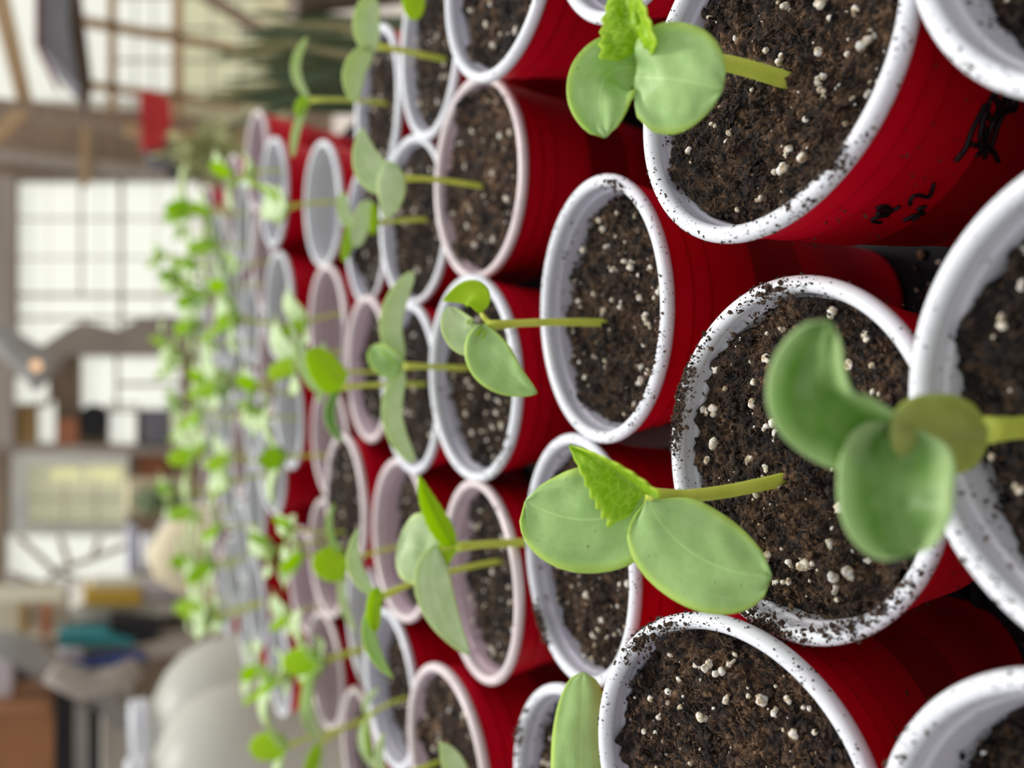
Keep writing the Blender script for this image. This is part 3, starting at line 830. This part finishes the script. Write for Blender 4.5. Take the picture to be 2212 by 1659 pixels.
for i, (x, y, z) in enumerate(spots_):
    for rep in range(2 if rng.random() < .7 else 1):
        ki = rng.randrange(7)
        o = kinds[ki] if ki not in first else copy_tree(kinds[ki])
        first.add(ki)
        o.location = (x + rng.uniform(-.022, .022), y + rng.uniform(-.022, .022), z)
        o.rotation_euler = (0, 0, rng.uniform(0, 6.28))
        s = rng.uniform(.8, 1.12) * (1.15 if z < .1 else .8); o.scale = (s, s, s)
        tag(o, 'blurred seedling with pale seed leaves and a lime leaf among the far cups', 'seedling', 'blurred seedlings over the far cups')

# ------------------------------------------------------------------ bench, tray, floor
def wood(name, a, b, scale=3.0, ax=(1, 1, 12)):
    t = NT(name); mp = t.n('Mapping'); mp.inputs['Scale'].default_value = ax
    t.l(t.n('TexCoord').outputs['Object'], mp.inputs[0])
    return t.done(t.bsdf(t.ramp(t.noise(scale, 5, .6, mp.outputs[0], .4), [(.3, a), (.7, b)]), .75, .25))
M['wood'] = wood('brown_weathered_wood', (.24, .18, .13), (.38, .29, .21))
M['woodorange'] = wood('orange_brown_wood', (.40, .27, .14), (.58, .41, .24))
M['wooddark'] = wood('dark_brown_wood', (.09, .068, .05), (.18, .135, .10))
M['woodgrey'] = wood('grey_brown_wood', (.34, .29, .25), (.48, .42, .37))
M['board'] = wood('pale_grey_board', (.45, .43, .38), (.60, .57, .51))
for k, c in dict(red_cloth=(.50, .03, .03), slate=(.17, .17, .20), cream=(.62, .58, .44), tan=(.62, .54, .36), doorwhite=(.68, .69, .64), terracotta=(.36, .14, .07),
                 yellow=(.58, .36, .05), teal=(.03, .22, .24), blackmat=(.012, .012, .014), bluecloth=(.05, .08, .25), pinkwhitecloth=(.56, .50, .53), cardboard=(.26, .11, .045),
                 steel=(.28, .27, .25), drape=(.34, .29, .25), lilac=(.50, .50, .60), orange=(.62, .20, .03), darkroom=(.05, .042, .035), dullgreen=(.36, .38, .16), maroon=(.20, .02, .03),
                 greybag=(.20, .20, .22), ochre=(.33, .22, .09)).items():
    M[k] = plain(k, c, .65, .35, .18, 6)
t = NT('frosted_glazing')
a = t.n('BsdfTransparent'); a.inputs['Color'].default_value = (.93, .93, .88, 1)
b_ = t.n('BsdfTranslucent'); b_.inputs['Color'].default_value = (.9, .92, .90, 1)
mx = t.n('MixShader'); mx.inputs[0].default_value = .25; t.l(a.outputs[0], mx.inputs[1]); t.l(b_.outputs[0], mx.inputs[2])
M['glaze'] = t.done(mx.outputs[0])
t = NT('cream_glazing')
a = t.n('BsdfTransparent'); a.inputs['Color'].default_value = (.76, .76, .62, 1)
b_ = t.n('BsdfTranslucent'); b_.inputs['Color'].default_value = (.85, .83, .68, 1)
mx = t.n('MixShader'); mx.inputs[0].default_value = .3; t.l(a.outputs[0], mx.inputs[1]); t.l(b_.outputs[0], mx.inputs[2])
M['glazecream'] = t.done(mx.outputs[0])
t = NT('translucent_jug_plastic')
p = t.bsdf((.80, .80, .76), .35, .3); b_ = t.n('BsdfTranslucent'); b_.inputs['Color'].default_value = (.8, .8, .74, 1)
a = t.n('BsdfTransparent'); a.inputs['Color'].default_value = (.85, .84, .80, 1)
m1 = t.n('MixShader'); m1.inputs[0].default_value = .4; t.l(p, m1.inputs[1]); t.l(b_.outputs[0], m1.inputs[2])
m2 = t.n('MixShader'); m2.inputs[0].default_value = .40; t.l(m1.outputs[0], m2.inputs[1]); t.l(a.outputs[0], m2.inputs[2])
M['jug'] = t.done(m2.outputs[0])

b = MB(); b.box(-.33, -.10, -.045, .30, 1.42, -.012)
for i in range(6): b.box(-.33 + i * .105 + .002, -.10, -.012, -.225 + i * .105 - .004, 1.42, -.0088)
tb = empty('potting_bench', (-.06, .66, -.86)); tag(tb, 'wooden bench carrying the trays of red cups', 'bench')
def under(o, root): o.parent = root; o.matrix_parent_inverse = Matrix.Translation(-root.location)
o = b.build('bench_top', M['wooddark'], None); under(o, tb)
for sx in (-.32, .24):
    for sy in (-.05, 1.34):
        b = MB(); b.box(sx, sy, -.86, sx + .05, sy + .05, -.045); under(b.build('leg', M['wooddark'], None), tb)
def tray(x0, y0, x1, y1, label):
    root = empty('seed_tray', ((x0 + x1) / 2, (y0 + y1) / 2, -.0085)); tag(root, label, 'tray', 'black seed trays under the cups')
    b = MB(); b.box(x0, y0, -.0085, x1, y1, -.0012)
    n = 9
    for i in range(1, n): b.box(x0 + (x1 - x0) * i / n - .002, y0, -.0012, x0 + (x1 - x0) * i / n + .002, y1, -.0004)
    under(b.build('tray_floor', M['tray'], None), root)
    b = MB(); w = .003; h = .012
    for a in ((x0, y0, x1, y0 + w), (x0, y1 - w, x1, y1), (x0, y0 + w, x0 + w, y1 - w), (x1 - w, y0 + w, x1, y1 - w)): b.box(a[0], a[1], -.0012, a[2], a[3], h * .3)
    under(b.build('tray_edge', M['tray'], None), root)
tray(-.32, -.09, .285, .232, 'black plastic tray under the nearest cups, crumbs of soil on it')
tray(-.32, .236, .285, .62, 'black plastic tray under the middle rows of cups')
tray(-.32, .624, .285, 1.40, 'black plastic tray under the far rows of cups')
# crumbs fallen on the tray
r_ = np.random.default_rng(5)
def spill(x0, y0, x1, y1, n, label, name='spilled_soil', mat='soil', smin=.0004, smax=.002):
    p = np.stack([r_.uniform(x0, x1, n), r_.uniform(y0, y1, n), np.full(n, -.0005)], 1); s = smin + (smax - smin) * r_.random(n) ** 2
    p[:, 2] += s * .3
    v, f = crumbs(p, s, 1, .7, .7, r_)
    tag(mesh_ob(name, v, f.tolist(), M[mat], None, smooth=False), label, 'soil' if mat == 'soil' else 'perlite', kind='stuff')
spill(-.15, .0, .20, .45, 2600, 'soil crumbs spilled on the black tray between the near cups')
spill(.00, .10, .10, .30, 70, 'white perlite grains spilled on the black tray', 'spilled_perlite', 'perlite', .0006, .0022)
c0 = atz(1382, 945, .03)
b = MB(); b.box(-.006, -.0008, 0, .006, .0008, .055); pt = b.build('plant_tag', M['pinkwhite'], None); pt.location = (c0.x, c0.y, 0); pt.rotation_euler = (0, 0, .2)
tag(pt, 'small pale plastic tag standing in the gap between the open upright cup and its neighbour', 'plant tag')
# bark strip lying in the corner cup
Q = [atz(1990 + 0, -20, .1215), atz(2090, 40, .112), atz(2150, 110, .1115), atz(2200, 170, .113)]
b = MB(); b.tube(bez([Vector(q) + Vector((0, 0, .002)) for q in Q], 12), [.0012, .002, .0024, .0026, .0025, .0027, .0024, .0026, .0028, .0024, .002, .0018, .001], 7, flat=.5)
bk = b.build('bark_strip', M['fibre'], None); tag(bk, 'brown strip of bark lying on the soil of the corner cup', 'bark')

fl = MB(); fl.box(-6, -1.5, -.90, 6, 6, -.86)
f_ = fl.build('floor', M['woodgrey'], None); tag(f_, kind='structure')

# ------------------------------------------------------------------ the workshop beyond, blurred by the lens
def slab(b, pts, Y, th=.04, mi=0):
    b.prism([atY(x, y, Y) for x, y in pts], Vector((0, th, 0)), mi)
def rect(x0, y0, x1, y1): return [(x0, y0), (x1, y0), (x1, y1), (x0, y1)]
def panel(b, outer, holes, Y, th=.05):
    xs = sorted({outer[0], outer[2], *[h[0] for h in holes], *[h[2] for h in holes]})
    ys = sorted({outer[1], outer[3], *[h[1] for h in holes], *[h[3] for h in holes]})
    for i in range(len(xs) - 1):
        for j in range(len(ys) - 1):
            cx, cy = (xs[i] + xs[i + 1]) / 2, (ys[j] + ys[j + 1]) / 2
            if cx < outer[0] or cx > outer[2] or any(h[0] < cx < h[2] and h[1] < cy < h[3] for h in holes): continue
            slab(b, rect(xs[i], ys[j], xs[i + 1], ys[j + 1]), Y, th)
YW = 3.0
W = dict(main=(38, 385, 436, 748), second=(176, 768, 392, 884), small_a=(30, 812, 104, 872), small_b=(82, 868, 120, 958),
         small_c=(236, 876, 296, 960), small_d=(370, 884, 446, 962), door=(62, 1005, 272, 1132), branch=(14, 1156, 284, 1306))
b = MB(); panel(b, (-60, 215, 720, 1330), list(W.values()), YW, .06)
wb = b.build('wall_back', M['wood']); tag(wb, kind='structure')
b = MB(); slab(b, rect(-60, 1330, 900, 1900), YW + .1, .06); slab(b, rect(-60, 1260, 900, 1345), YW + .1, .05)
tag(b.build('wall_left', M['wooddark']), kind='structure')
def window(n, r, bars, glaze='glaze', fw=7, fm='woodgrey', Y=YW):
    x0, y0, x1, y1 = r
    root = empty('window_%d' % n, atY((x0 + x1) / 2, (y0 + y1) / 2, Y)); tag(root, kind='structure')
    b = MB()
    for q in (rect(x0 - fw, y0 - fw, x1 + fw, y0), rect(x0 - fw, y1, x1 + fw, y1 + fw), rect(x0 - fw, y0, x0, y1), rect(x1, y0, x1 + fw, y1)): slab(b, q, Y - .02, .03)
    for q in bars: slab(b, q if len(q) == 4 and isinstance(q[0], tuple) else rect(*q), Y, .03)
    under(b.build('window_frame', M[fm]), root)
    b = MB(); slab(b, rect(*r), Y + .035, .006); under(b.build('pane', M[glaze]), root)
window(1, W['main'], [(172, 385, 178, 640), (258, 385, 266, 748), (38, 634, 436, 640), (38, 684, 436, 689), (38, 470, 436, 471), (38, 555, 436, 556), (105, 385, 106, 748), (215, 385, 216, 748), (340, 385, 341, 748)])
window(2, W['second'], [(250, 768, 257, 884), (257, 826, 392, 834)])
window(3, W['small_a'], []); window(4, W['small_b'], [], fw=4); window(5, W['small_c'], [], fw=4); window(6, W['small_d'], [], 'glazecream', fw=4)
window(7, W['branch'], [])
# window on the plant side, seen at a slant above the palm
b = MB()
for q in ([(-30, -40), (14, -40), (74, 232), (40, 232)], rect(234, -40, 252, 262), rect(376, -40, 396, 252)): slab(b, q, 2.5, .05)
slab(b, [(150, 28), (590, 110), (590, 122), (150, 44)], 2.5, .03); slab(b, [(160, 168), (520, 222), (520, 232), (160, 182)], 2.5, .03)
tag(b.build('trim_1', M['woodorange']), kind='structure')
b = MB(); slab(b, [(440, -30), (600, 70), (600, 92), (430, -12)], 2.4, .03)
tag(b.build('trim_2', M['wood']), kind='structure')
b = MB()
for xx in (290, 330, 455, 520): slab(b, rect(xx, -40, xx + 3, 240), 2.56, .01)
for yy in (-10, 60, 128, 196): slab(b, rect(252, yy, 600, yy + 3), 2.57, .01)
o = b.build('wire_mesh', M['steel']); tag(o, 'thin wire grid across the slanted greenhouse window', 'wire mesh')
root = empty('window_8', atY(300, 100, 2.6)); tag(root, kind='structure')
b = MB(); slab(b, [(-40, -60), (376, -60), (376, 240), (-40, 225)], 2.62, .006); under(b.build('pane', M['glaze']), root)
b = MB(); slab(b, [(376, -60), (620, -60), (620, 290), (376, 240)], 2.62, .006); under(b.build('pane', M['glazecream']), root)
# long beams
def thing_slabs(name, mat, label, cat, Y, polys, th=.05, **kw):
    b = MB()
    for q in polys: slab(b, q if isinstance(q[0], tuple) else rect(*q), Y, th)
    return tag(b.build(name, M[mat] if isinstance(mat, str) else mat), label, cat, **kw)
thing_slabs('wooden_post', 'wood', 'grey brown post sloping along the top of the plank wall beside the slanted window', 'post', 2.45, [[(-40, 208), (190, 232), (190, 262), (-40, 236)], [(190, 232), (600, 305), (600, 330), (190, 262)]])
thing_slabs('wooden_post', 'woodorange', 'orange brown post running down beside the hanging red cloth', 'post', 2.40, [[(270, 262), (600, 312), (600, 334), (270, 284)]])
thing_slabs('wooden_post', 'woodgrey', 'pale brown rail on the plank wall right above the large window', 'post', 2.9, [[(-40, 318), (460, 372), (460, 392), (-40, 342)]])
thing_slabs('wooden_post', 'woodorange', 'orange brown crosspiece on the plank wall', 'post', 2.88, [rect(176, 230, 192, 396)])
thing_slabs('wooden_post', 'woodgrey', 'thick grey brown beam above the large window', 'post', 2.85, [rect(-60, 380, 30, 962)], .08)
thing_slabs('wooden_post', 'woodgrey', 'grey brown post between the small windows and the white door', 'post', 2.9, [[(-40, 958), (420, 966), (420, 984), (-40, 978)]])
thing_slabs('wooden_post', 'woodorange', 'orange brown brace under the greenhouse roof at the corner', 'post', 2.3, [[(-30, 290), (30, 235), (60, 240), (-30, 330)]])
thing_slabs('wooden_beam', 'wooddark', 'dark slanting beam hanging across the bright greenhouse window', 'beam', 2.3, [[(100, -40), (172, -40), (200, 180), (184, 262)]])
thing_slabs('cloth_bag', 'greybag', 'dark grey bag with maroon edge slung under the roof beam', 'bag', 2.25, [[(84, -40), (150, -40), (150, 60), (170, 190), (84, 95)]], .10)
thing_slabs('cloth_strip', 'maroon', 'maroon strap hanging on the edge of the dark grey bag', 'strap', 2.24, [[(76, -40), (84, -40), (84, 100), (76, 95)], [(76, 95), (84, 100), (130, 190), (122, 190)]], .02)
thing_slabs('red_cloth', 'red_cloth', 'bright red cloth hanging from the post of the plank wall', 'cloth', 2.38, [[(304, 190), (340, 200), (368, 215), (372, 262), (352, 318), (308, 316)]], .06)
thing_slabs('grey_cloth', 'slate', 'slate grey cloth hanging just under the bright red one', 'cloth', 2.42, [[(318, 312), (362, 300), (362, 340), (352, 362), (322, 352)]], .05)
thing_slabs('dark_crate', 'blackmat', 'dark crate behind the foliage below the grey cloth', 'crate', 2.6, [(372, 300, 452, 352)], .2)
thing_slabs('curtain', 'drape', 'brown grey curtain sagging across the corner of the large window', 'curtain', 2.9, [[(95, 745), (140, 712), (180, 692), (255, 712), (300, 688), (350, 680), (440, 690), (440, 768), (36, 768), (36, 745)]], .04)
# plank wall fittings between the small windows
thing_slabs('black_fan', 'blackmat', 'round black fan on the wall between the small windows', 'fan', 2.9, [[(176, 884), (200, 872), (226, 878), (238, 905), (230, 935), (205, 950), (180, 938), (168, 910)]], .06)
thing_slabs('wooden_box', 'ochre', 'ochre wooden box above the small windows', 'box', 2.9, [(36, 880, 80, 960)], .08)
thing_slabs('wooden_box', 'terracotta', 'rust brown box beside the round black fan', 'box', 2.9, [(122, 905, 168, 962)], .08)
thing_slabs('grey_cabinet', 'slate', 'slate grey cabinet under the small windows', 'cabinet', 2.88, [(312, 884, 368, 960)], .1)
# hanging lamp
b = MB(); a0, a1 = atY(-30, 705, 2.2), atY(112, 812, 2.2)
b.tube([a0, a0.lerp(a1, .55), a0.lerp(a1, .8), a1], [.022, .032, .040, .046], 20)
lp = b.build('lamp_shade', M['steel'], None, smooth=True)
lr = empty('hanging_lamp', a0); tag(lr, 'grey metal lamp tube hanging in front of the large window', 'lamp'); under(lp, lr)
t = NT('warm_bulb'); em = t.n('Emission'); em.inputs['Color'].default_value = (1, .62, .35, 1); em.inputs['Strength'].default_value = 1.1
M['bulb'] = t.done(em.outputs[0])
b = MB(); v, f = ICO[1]; c_ = atY(78, 790, 2.10); b.add([tuple(Vector(q) * .011 + c_) for q in v], [tuple(q) for q in f]); under(b.build('bulb', M['bulb'], None, True), lr)
# white door with a lit window
x0, y0, x1, y1 = 24, 978, 278, 1156
root = empty('door_1', atY(150, 1066, 2.9)); tag(root, kind='structure')
b = MB(); panel(b, (24, 978, 278, 1156), [W['door']], 2.9, .05); under(b.build('door_panel', M['doorwhite']), root)
b = MB(); slab(b, rect(62, 1005, 272, 1132), 2.93, .006); under(b.build('pane', M['glazecream']), root)
b = MB()
for q in ((138, 1030, 143, 1132), (206, 1030, 211, 1132), (62, 1074, 272, 1079)): slab(b, rect(*q), 2.92, .008)
under(b.build('window_bar', M['board']), root)
t = NT('door_glint_glow'); em = t.n('Emission'); em.inputs['Color'].default_value = (1, .98, .78, 1); em.inputs['Strength'].default_value = 1.25; M['lit'] = t.done(em.outputs[0])
for q in ((112, 1012, 172, 1038), (190, 1010, 262, 1040)):  # bright glints of the door glass, added as glowing slabs
    thing_slabs('door_glint', 'lit', 'added glowing slab for a glint on the door window, %s one' % ('upper' if q[0] < 150 else 'lower'), 'lamp', 2.945, [q], .01)
thing_slabs('wall_board', 'terracotta', 'rust orange board on the wall below the white door', 'board', 2.95, [[(300, 985), (345, 975), (362, 1000), (358, 1045), (310, 1052)]], .15)
thing_slabs('storage_box', 'tan', 'tan box below the white door', 'box', 2.6, [(278, 1040, 420, 1110)], .15)
# branches before the far window
b = MB()
for q in ([(284, 1175), (120, 1235), (70, 1305)], [(120, 1235), (40, 1160)], [(150, 1225), (130, 1160)], [(120, 1235), (190, 1262), (284, 1262)], [(95, 1265), (20, 1240)], [(200, 1205), (215, 1160)], [(190, 1262), (160, 1300)]):
    b.tube([atY(x, y, 2.7) for x, y in q], .007, 6)
br = b.build('bare_branch', M['wood']); tag(br, 'thin bare branches standing against the bright far window', 'branch')
# work table with clutter
YT = 2.2
thing_slabs('work_shelf', 'board', 'long pale grey shelf board carrying a yellow box', 'shelf', YT, [[(150, 1318), (180, 1300), (560, 1280), (560, 1318), (150, 1345)]], .30)
thing_slabs('work_shelf', 'woodgrey', 'grey brown lower board above the white jugs', 'shelf', YT - .1, [[(170, 1410), (380, 1380), (560, 1362), (560, 1400), (380, 1415), (190, 1440)]], .30)
thing_slabs('cupboard', 'wood', 'brown cupboard front between the two boards', 'cupboard', YT + .30, [[(150, 1338), (560, 1315), (560, 1375), (150, 1415)]], .25)
thing_slabs('yellow_box', 'yellow', 'mustard yellow box on the pale shelf board', 'box', YT - .02, [(184, 1278, 304, 1309)], .12)
thing_slabs('white_bag', 'cream', 'crumpled cream bag behind the mustard yellow box', 'bag', YT + .02, [[(200, 1262), (300, 1262), (300, 1280), (190, 1280)]], .1)
thing_slabs('lilac_bottle', 'lilac', 'pale lilac bottle at the corner of the far window', 'bottle', YT, [(276, 1140, 296, 1240)], .06)
thing_slabs('white_bag', 'pinkwhitecloth', 'white grey bag lying at the end of the pale shelf', 'bag', YT, [(310, 1270, 385, 1296)], .08)
thing_slabs('black_case', 'blackmat', 'black case against the brown cupboard', 'case', YT - .10, [[(240, 1336), (352, 1350), (330, 1384), (240, 1374)]], .08)
thing_slabs('teal_cloth', 'teal', 'teal folded cloth on the lower board', 'cloth', YT - .12, [[(126, 1372), (230, 1368), (290, 1384), (290, 1394), (126, 1398)]], .08)
thing_slabs('white_cloth', 'pinkwhitecloth', 'pinkish white rag lying on blue cloth', 'cloth', YT - .13, [[(124, 1412), (160, 1398), (180, 1405), (180, 1430), (126, 1430)]], .06)
thing_slabs('blue_cloth', 'bluecloth', 'dark blue cloth hanging from the lower board', 'cloth', YT - .14, [[(130, 1432), (300, 1412), (320, 1426), (220, 1440), (150, 1447)]], .05)
thing_slabs('storage_box', 'cream', 'cream box with coloured stripes above the dark corner', 'box', YT + .1, [[(-40, 1300), (140, 1296), (140, 1345), (145, 1378), (-40, 1378)]], .2)
thing_slabs('storage_box', 'terracotta', 'narrow red brown carton in the cream box', 'box', YT + .06, [(88, 1312, 110, 1372)], .04)
thing_slabs('storage_box', 'ochre', 'narrow ochre carton in the cream box', 'box', YT + .06, [(40, 1310, 58, 1370)], .04)
thing_slabs('plank_stack', 'wood', 'brown plank wall piece under the cream box', 'plank', YT + .12, [(-40, 1376, 150, 1412)], .1)
b = MB()
b.tube([atY(x, y, 2.0) for x, y in ((-30, 1385), (40, 1400), (110, 1450), (200, 1480), (285, 1555))], .028, 10)
tag(b.build('metal_pipe', M['steel'], None, True), 'thick grey pipe sloping down into the dark corner', 'pipe')
b = MB(); b.tube([atY(x, y, 1.88) for x, y in ((110, 1450), (180, 1490), (240, 1470), (300, 1440))], .022, 10)
tag(b.build('metal_pipe', M['drape'], None, True), 'brown grey hose crossing the thick grey pipe', 'pipe')
thing_slabs('dark_cabinet', 'blackmat', 'black cabinet in the dark corner behind the cardboard box', 'cabinet', 2.3, [[(35, 1440), (130, 1455), (250, 1530), (250, 1900), (35, 1900)]], .2)
thing_slabs('cardboard_box', 'cardboard', 'orange brown cardboard box at the picture edge', 'box', 1.9, [[(-40, 1545), (104, 1532), (116, 1560), (114, 1900), (-40, 1900)]], .2)
thing_slabs('grey_bin', 'pinkwhitecloth', 'pale bin above the cardboard box', 'bin', 2.0, [(-40, 1435, 24, 1530)], .1)
thing_slabs('table_leg', 'steel', 'grey metal upright standing in the dark corner', 'post', 1.95, [(160, 1530, 192, 1900)], .05)
thing_slabs('storage_box', 'board', 'greenish beige carton behind the white jugs', 'box', 2.12, [(222, 1452, 286, 1900)], .1)
thing_slabs('plank_stack', 'wood', 'plank front below the shelf and behind the white jugs', 'plank', 2.28, [(290, 1415, 760, 1900)], .05)
thing_slabs('storage_crate', 'woodgrey', 'brown grey crate front under the white jugs', 'crate', 2.02, [[(470, 1520), (760, 1490), (760, 1900), (470, 1900)]], .1)
# tan sack beyond the far cups
b = MB(); c_ = atY(495, 1190, 1.9)
v, f = ICO[2]
b.add([tuple(c_ + Vector((q[0] * .105 * (1 - .2 * q[2]), q[1] * .10, q[2] * .15 + .01 * mnoise.noise(Vector(q) * 3)))) for q in v], [tuple(q) for q in f])
tag(b.build('sack', M['tan'], None, True), 'tan sack standing between the white jug and the far cups', 'sack')
# translucent jugs
def jug(cx, cy, Y, s, label):
    c = atY(cx, cy, Y)
    root = empty('plastic_jug', c); tag(root, label, 'jug', 'white translucent jugs beside the bench'); root.scale = (s, s, s)
    b = MB(); b.lathe([(.001, -.30), (.118, -.30), (.124, -.29), (.125, -.06), (.122, -.02), (.108, .015), (.085, .04), (.062, .054), (.050, .060), (.046, .064), (.046, .080), (.043, .080), (.043, .062), (.060, .048), (.1, .012), (.119, -.03), (.121, -.28), (.001, -.285)][::-1], 48)
    body = b.build('jug_body', M['jug'], root, smooth=True)
    b = MB(); b.lathe([(.001, .098), (.046, .098), (.050, .095), (.050, .088), (.0475, .086), (.050, .084), (.050, .072), (.0465, .070), (.001, .0705)][::-1], 48)
    b.build('jug_lid', M['white'], root, smooth=True)
jug(440, 1690, 1.25, .92, 'front white translucent jug with ridged lid at the picture edge')
jug(425, 1560, 1.60, 1.02, 'second white translucent jug, partly behind the front jug')
jug(390, 1185, 2.15, .80, 'white translucent jug by the tan sack under the far window')
# the orange flower-like tags among the far cups
for i, (x, y, w_) in enumerate(((508, 1205, 16), (508, 1256, 14), (499, 432, 12), (450, 600, 12))):
    thing_slabs('orange_tag', 'orange' if i < 2 else 'yellow', ('bright orange tag at the tray end by the tan sack, upper', 'bright orange tag at the tray end by the tan sack, lower', 'yellow tag among the far seedlings under the rail', 'yellow tag among the far seedlings under the large window')[i], 'plant tag', 1.40 if i < 2 else 1.38, [[(x - 8, y - w_), (x + 40, y - w_), (x + 90, y - 2), (x + 90, y + 2), (x + 40, y + w_), (x - 8, y + w_)]], .003)
# dark palm beside the bench
pr = empty('potted_palm', (.50, 1.25, -.2)); tag(pr, 'large dark green palm beside the far end of the bench', 'palm')
M['palm'] = mat_leaf('dark_palm_green', (.08, .13, .08), (.15, .21, .13), (.2, .26, .14), (.2, .3, .1), tmix=.25)
M['palmlight'] = mat_leaf('dull_yellow_palm', (.32, .31, .16), (.46, .44, .26), (.4, .4, .2), (.4, .4, .15), tmix=.25)
r2 = random.Random(4)
for i in range(74):
    x0_, y0_ = r2.uniform(760, 980), r2.uniform(40, 250)
    L = r2.uniform(170, 330); an = r2.gauss(0, .16) + (150 - y0_) * -.0009
    Yp = r2.uniform(1.0, 1.5) if y0_ > 60 else r2.uniform(.95, 1.4)
    x1_, y1_ = x0_ - L * math.cos(an) - 60, y0_ - L * math.sin(an)
    A, B_, C_ = atY(x0_, y0_, Yp + .1), atY((x0_ + x1_) / 2, (y0_ + y1_) / 2 - 8, Yp + .03), atY(x1_, y1_, Yp)
    if A.x < .30: A.x = .30 + r2.uniform(0, .04)
    o = leaf('frond', A, B_, C_, r2.uniform(.007, .015), 'palm' if r2.random() > .2 else 'palmlight', pr, N=(r2.gauss(0, .5), -1, r2.gauss(0, .5)), shape='blade', nu=10, nv=2, thick=.0006, cup=.2)
b = MB(); b.lathe([(.001, -.66), (.11, -.66), (.16, -.30), (.165, -.30), (.165, -.28), (.15, -.28), (.14, -.33), (.001, -.33)][::-1], 40)
pot = b.build('pot', M['terracotta'], None, True); pot.location = (.62, 1.3, -.20); under(pot, pr)
b = MB(); b.tube([(.62, 1.3, -.53), (.58, 1.28, -.2), (.52, 1.25, .0)], .02, 8); under(b.build('trunk', M['wooddark'], None), pr)
# dull yellow-green bush under the red cloth
br_ = empty('leafy_bush', atY(450, 340, 1.9)); tag(br_, 'dull yellow green bush below the red cloth', 'bush')
lv = MB(); r3 = random.Random(9)
for i in range(260):
    c = atY(r3.gauss(450, 38), r3.gauss(335, 26), r3.uniform(1.75, 2.0)); d = Vector((r3.gauss(0, 1), r3.gauss(0, 1), r3.gauss(0, 1))).normalized() * .02; s_ = d.cross(Vector((r3.gauss(0, 1), r3.gauss(0, 1), 1))).normalized() * .008
    lv.add([c - d, c + s_, c + d, c - s_], [(0, 1, 2, 3)])
under(lv.build('foliage', M['dullgreen']), br_)
# dark green leaves in front of the door pot
gr = empty('leafy_plant', atY(370, 1080, 1.9)); tag(gr, 'dark green leafy plant beside the rust orange board', 'plant')
lv = MB()
for i in range(120):
    c = atY(r3.gauss(350, 30), r3.gauss(1080, 14), r3.uniform(2.45, 2.6)); d = Vector((r3.gauss(0, 1), r3.gauss(0, 1), r3.gauss(0, .6))).normalized() * .025; s_ = d.cross(Vector((r3.gauss(0, 1), r3.gauss(0, 1), 1))).normalized() * .008
    lv.add([c - d, c + s_, c + d, c - s_], [(0, 1, 2, 3)])
under(lv.build('foliage', M['palm']), gr)
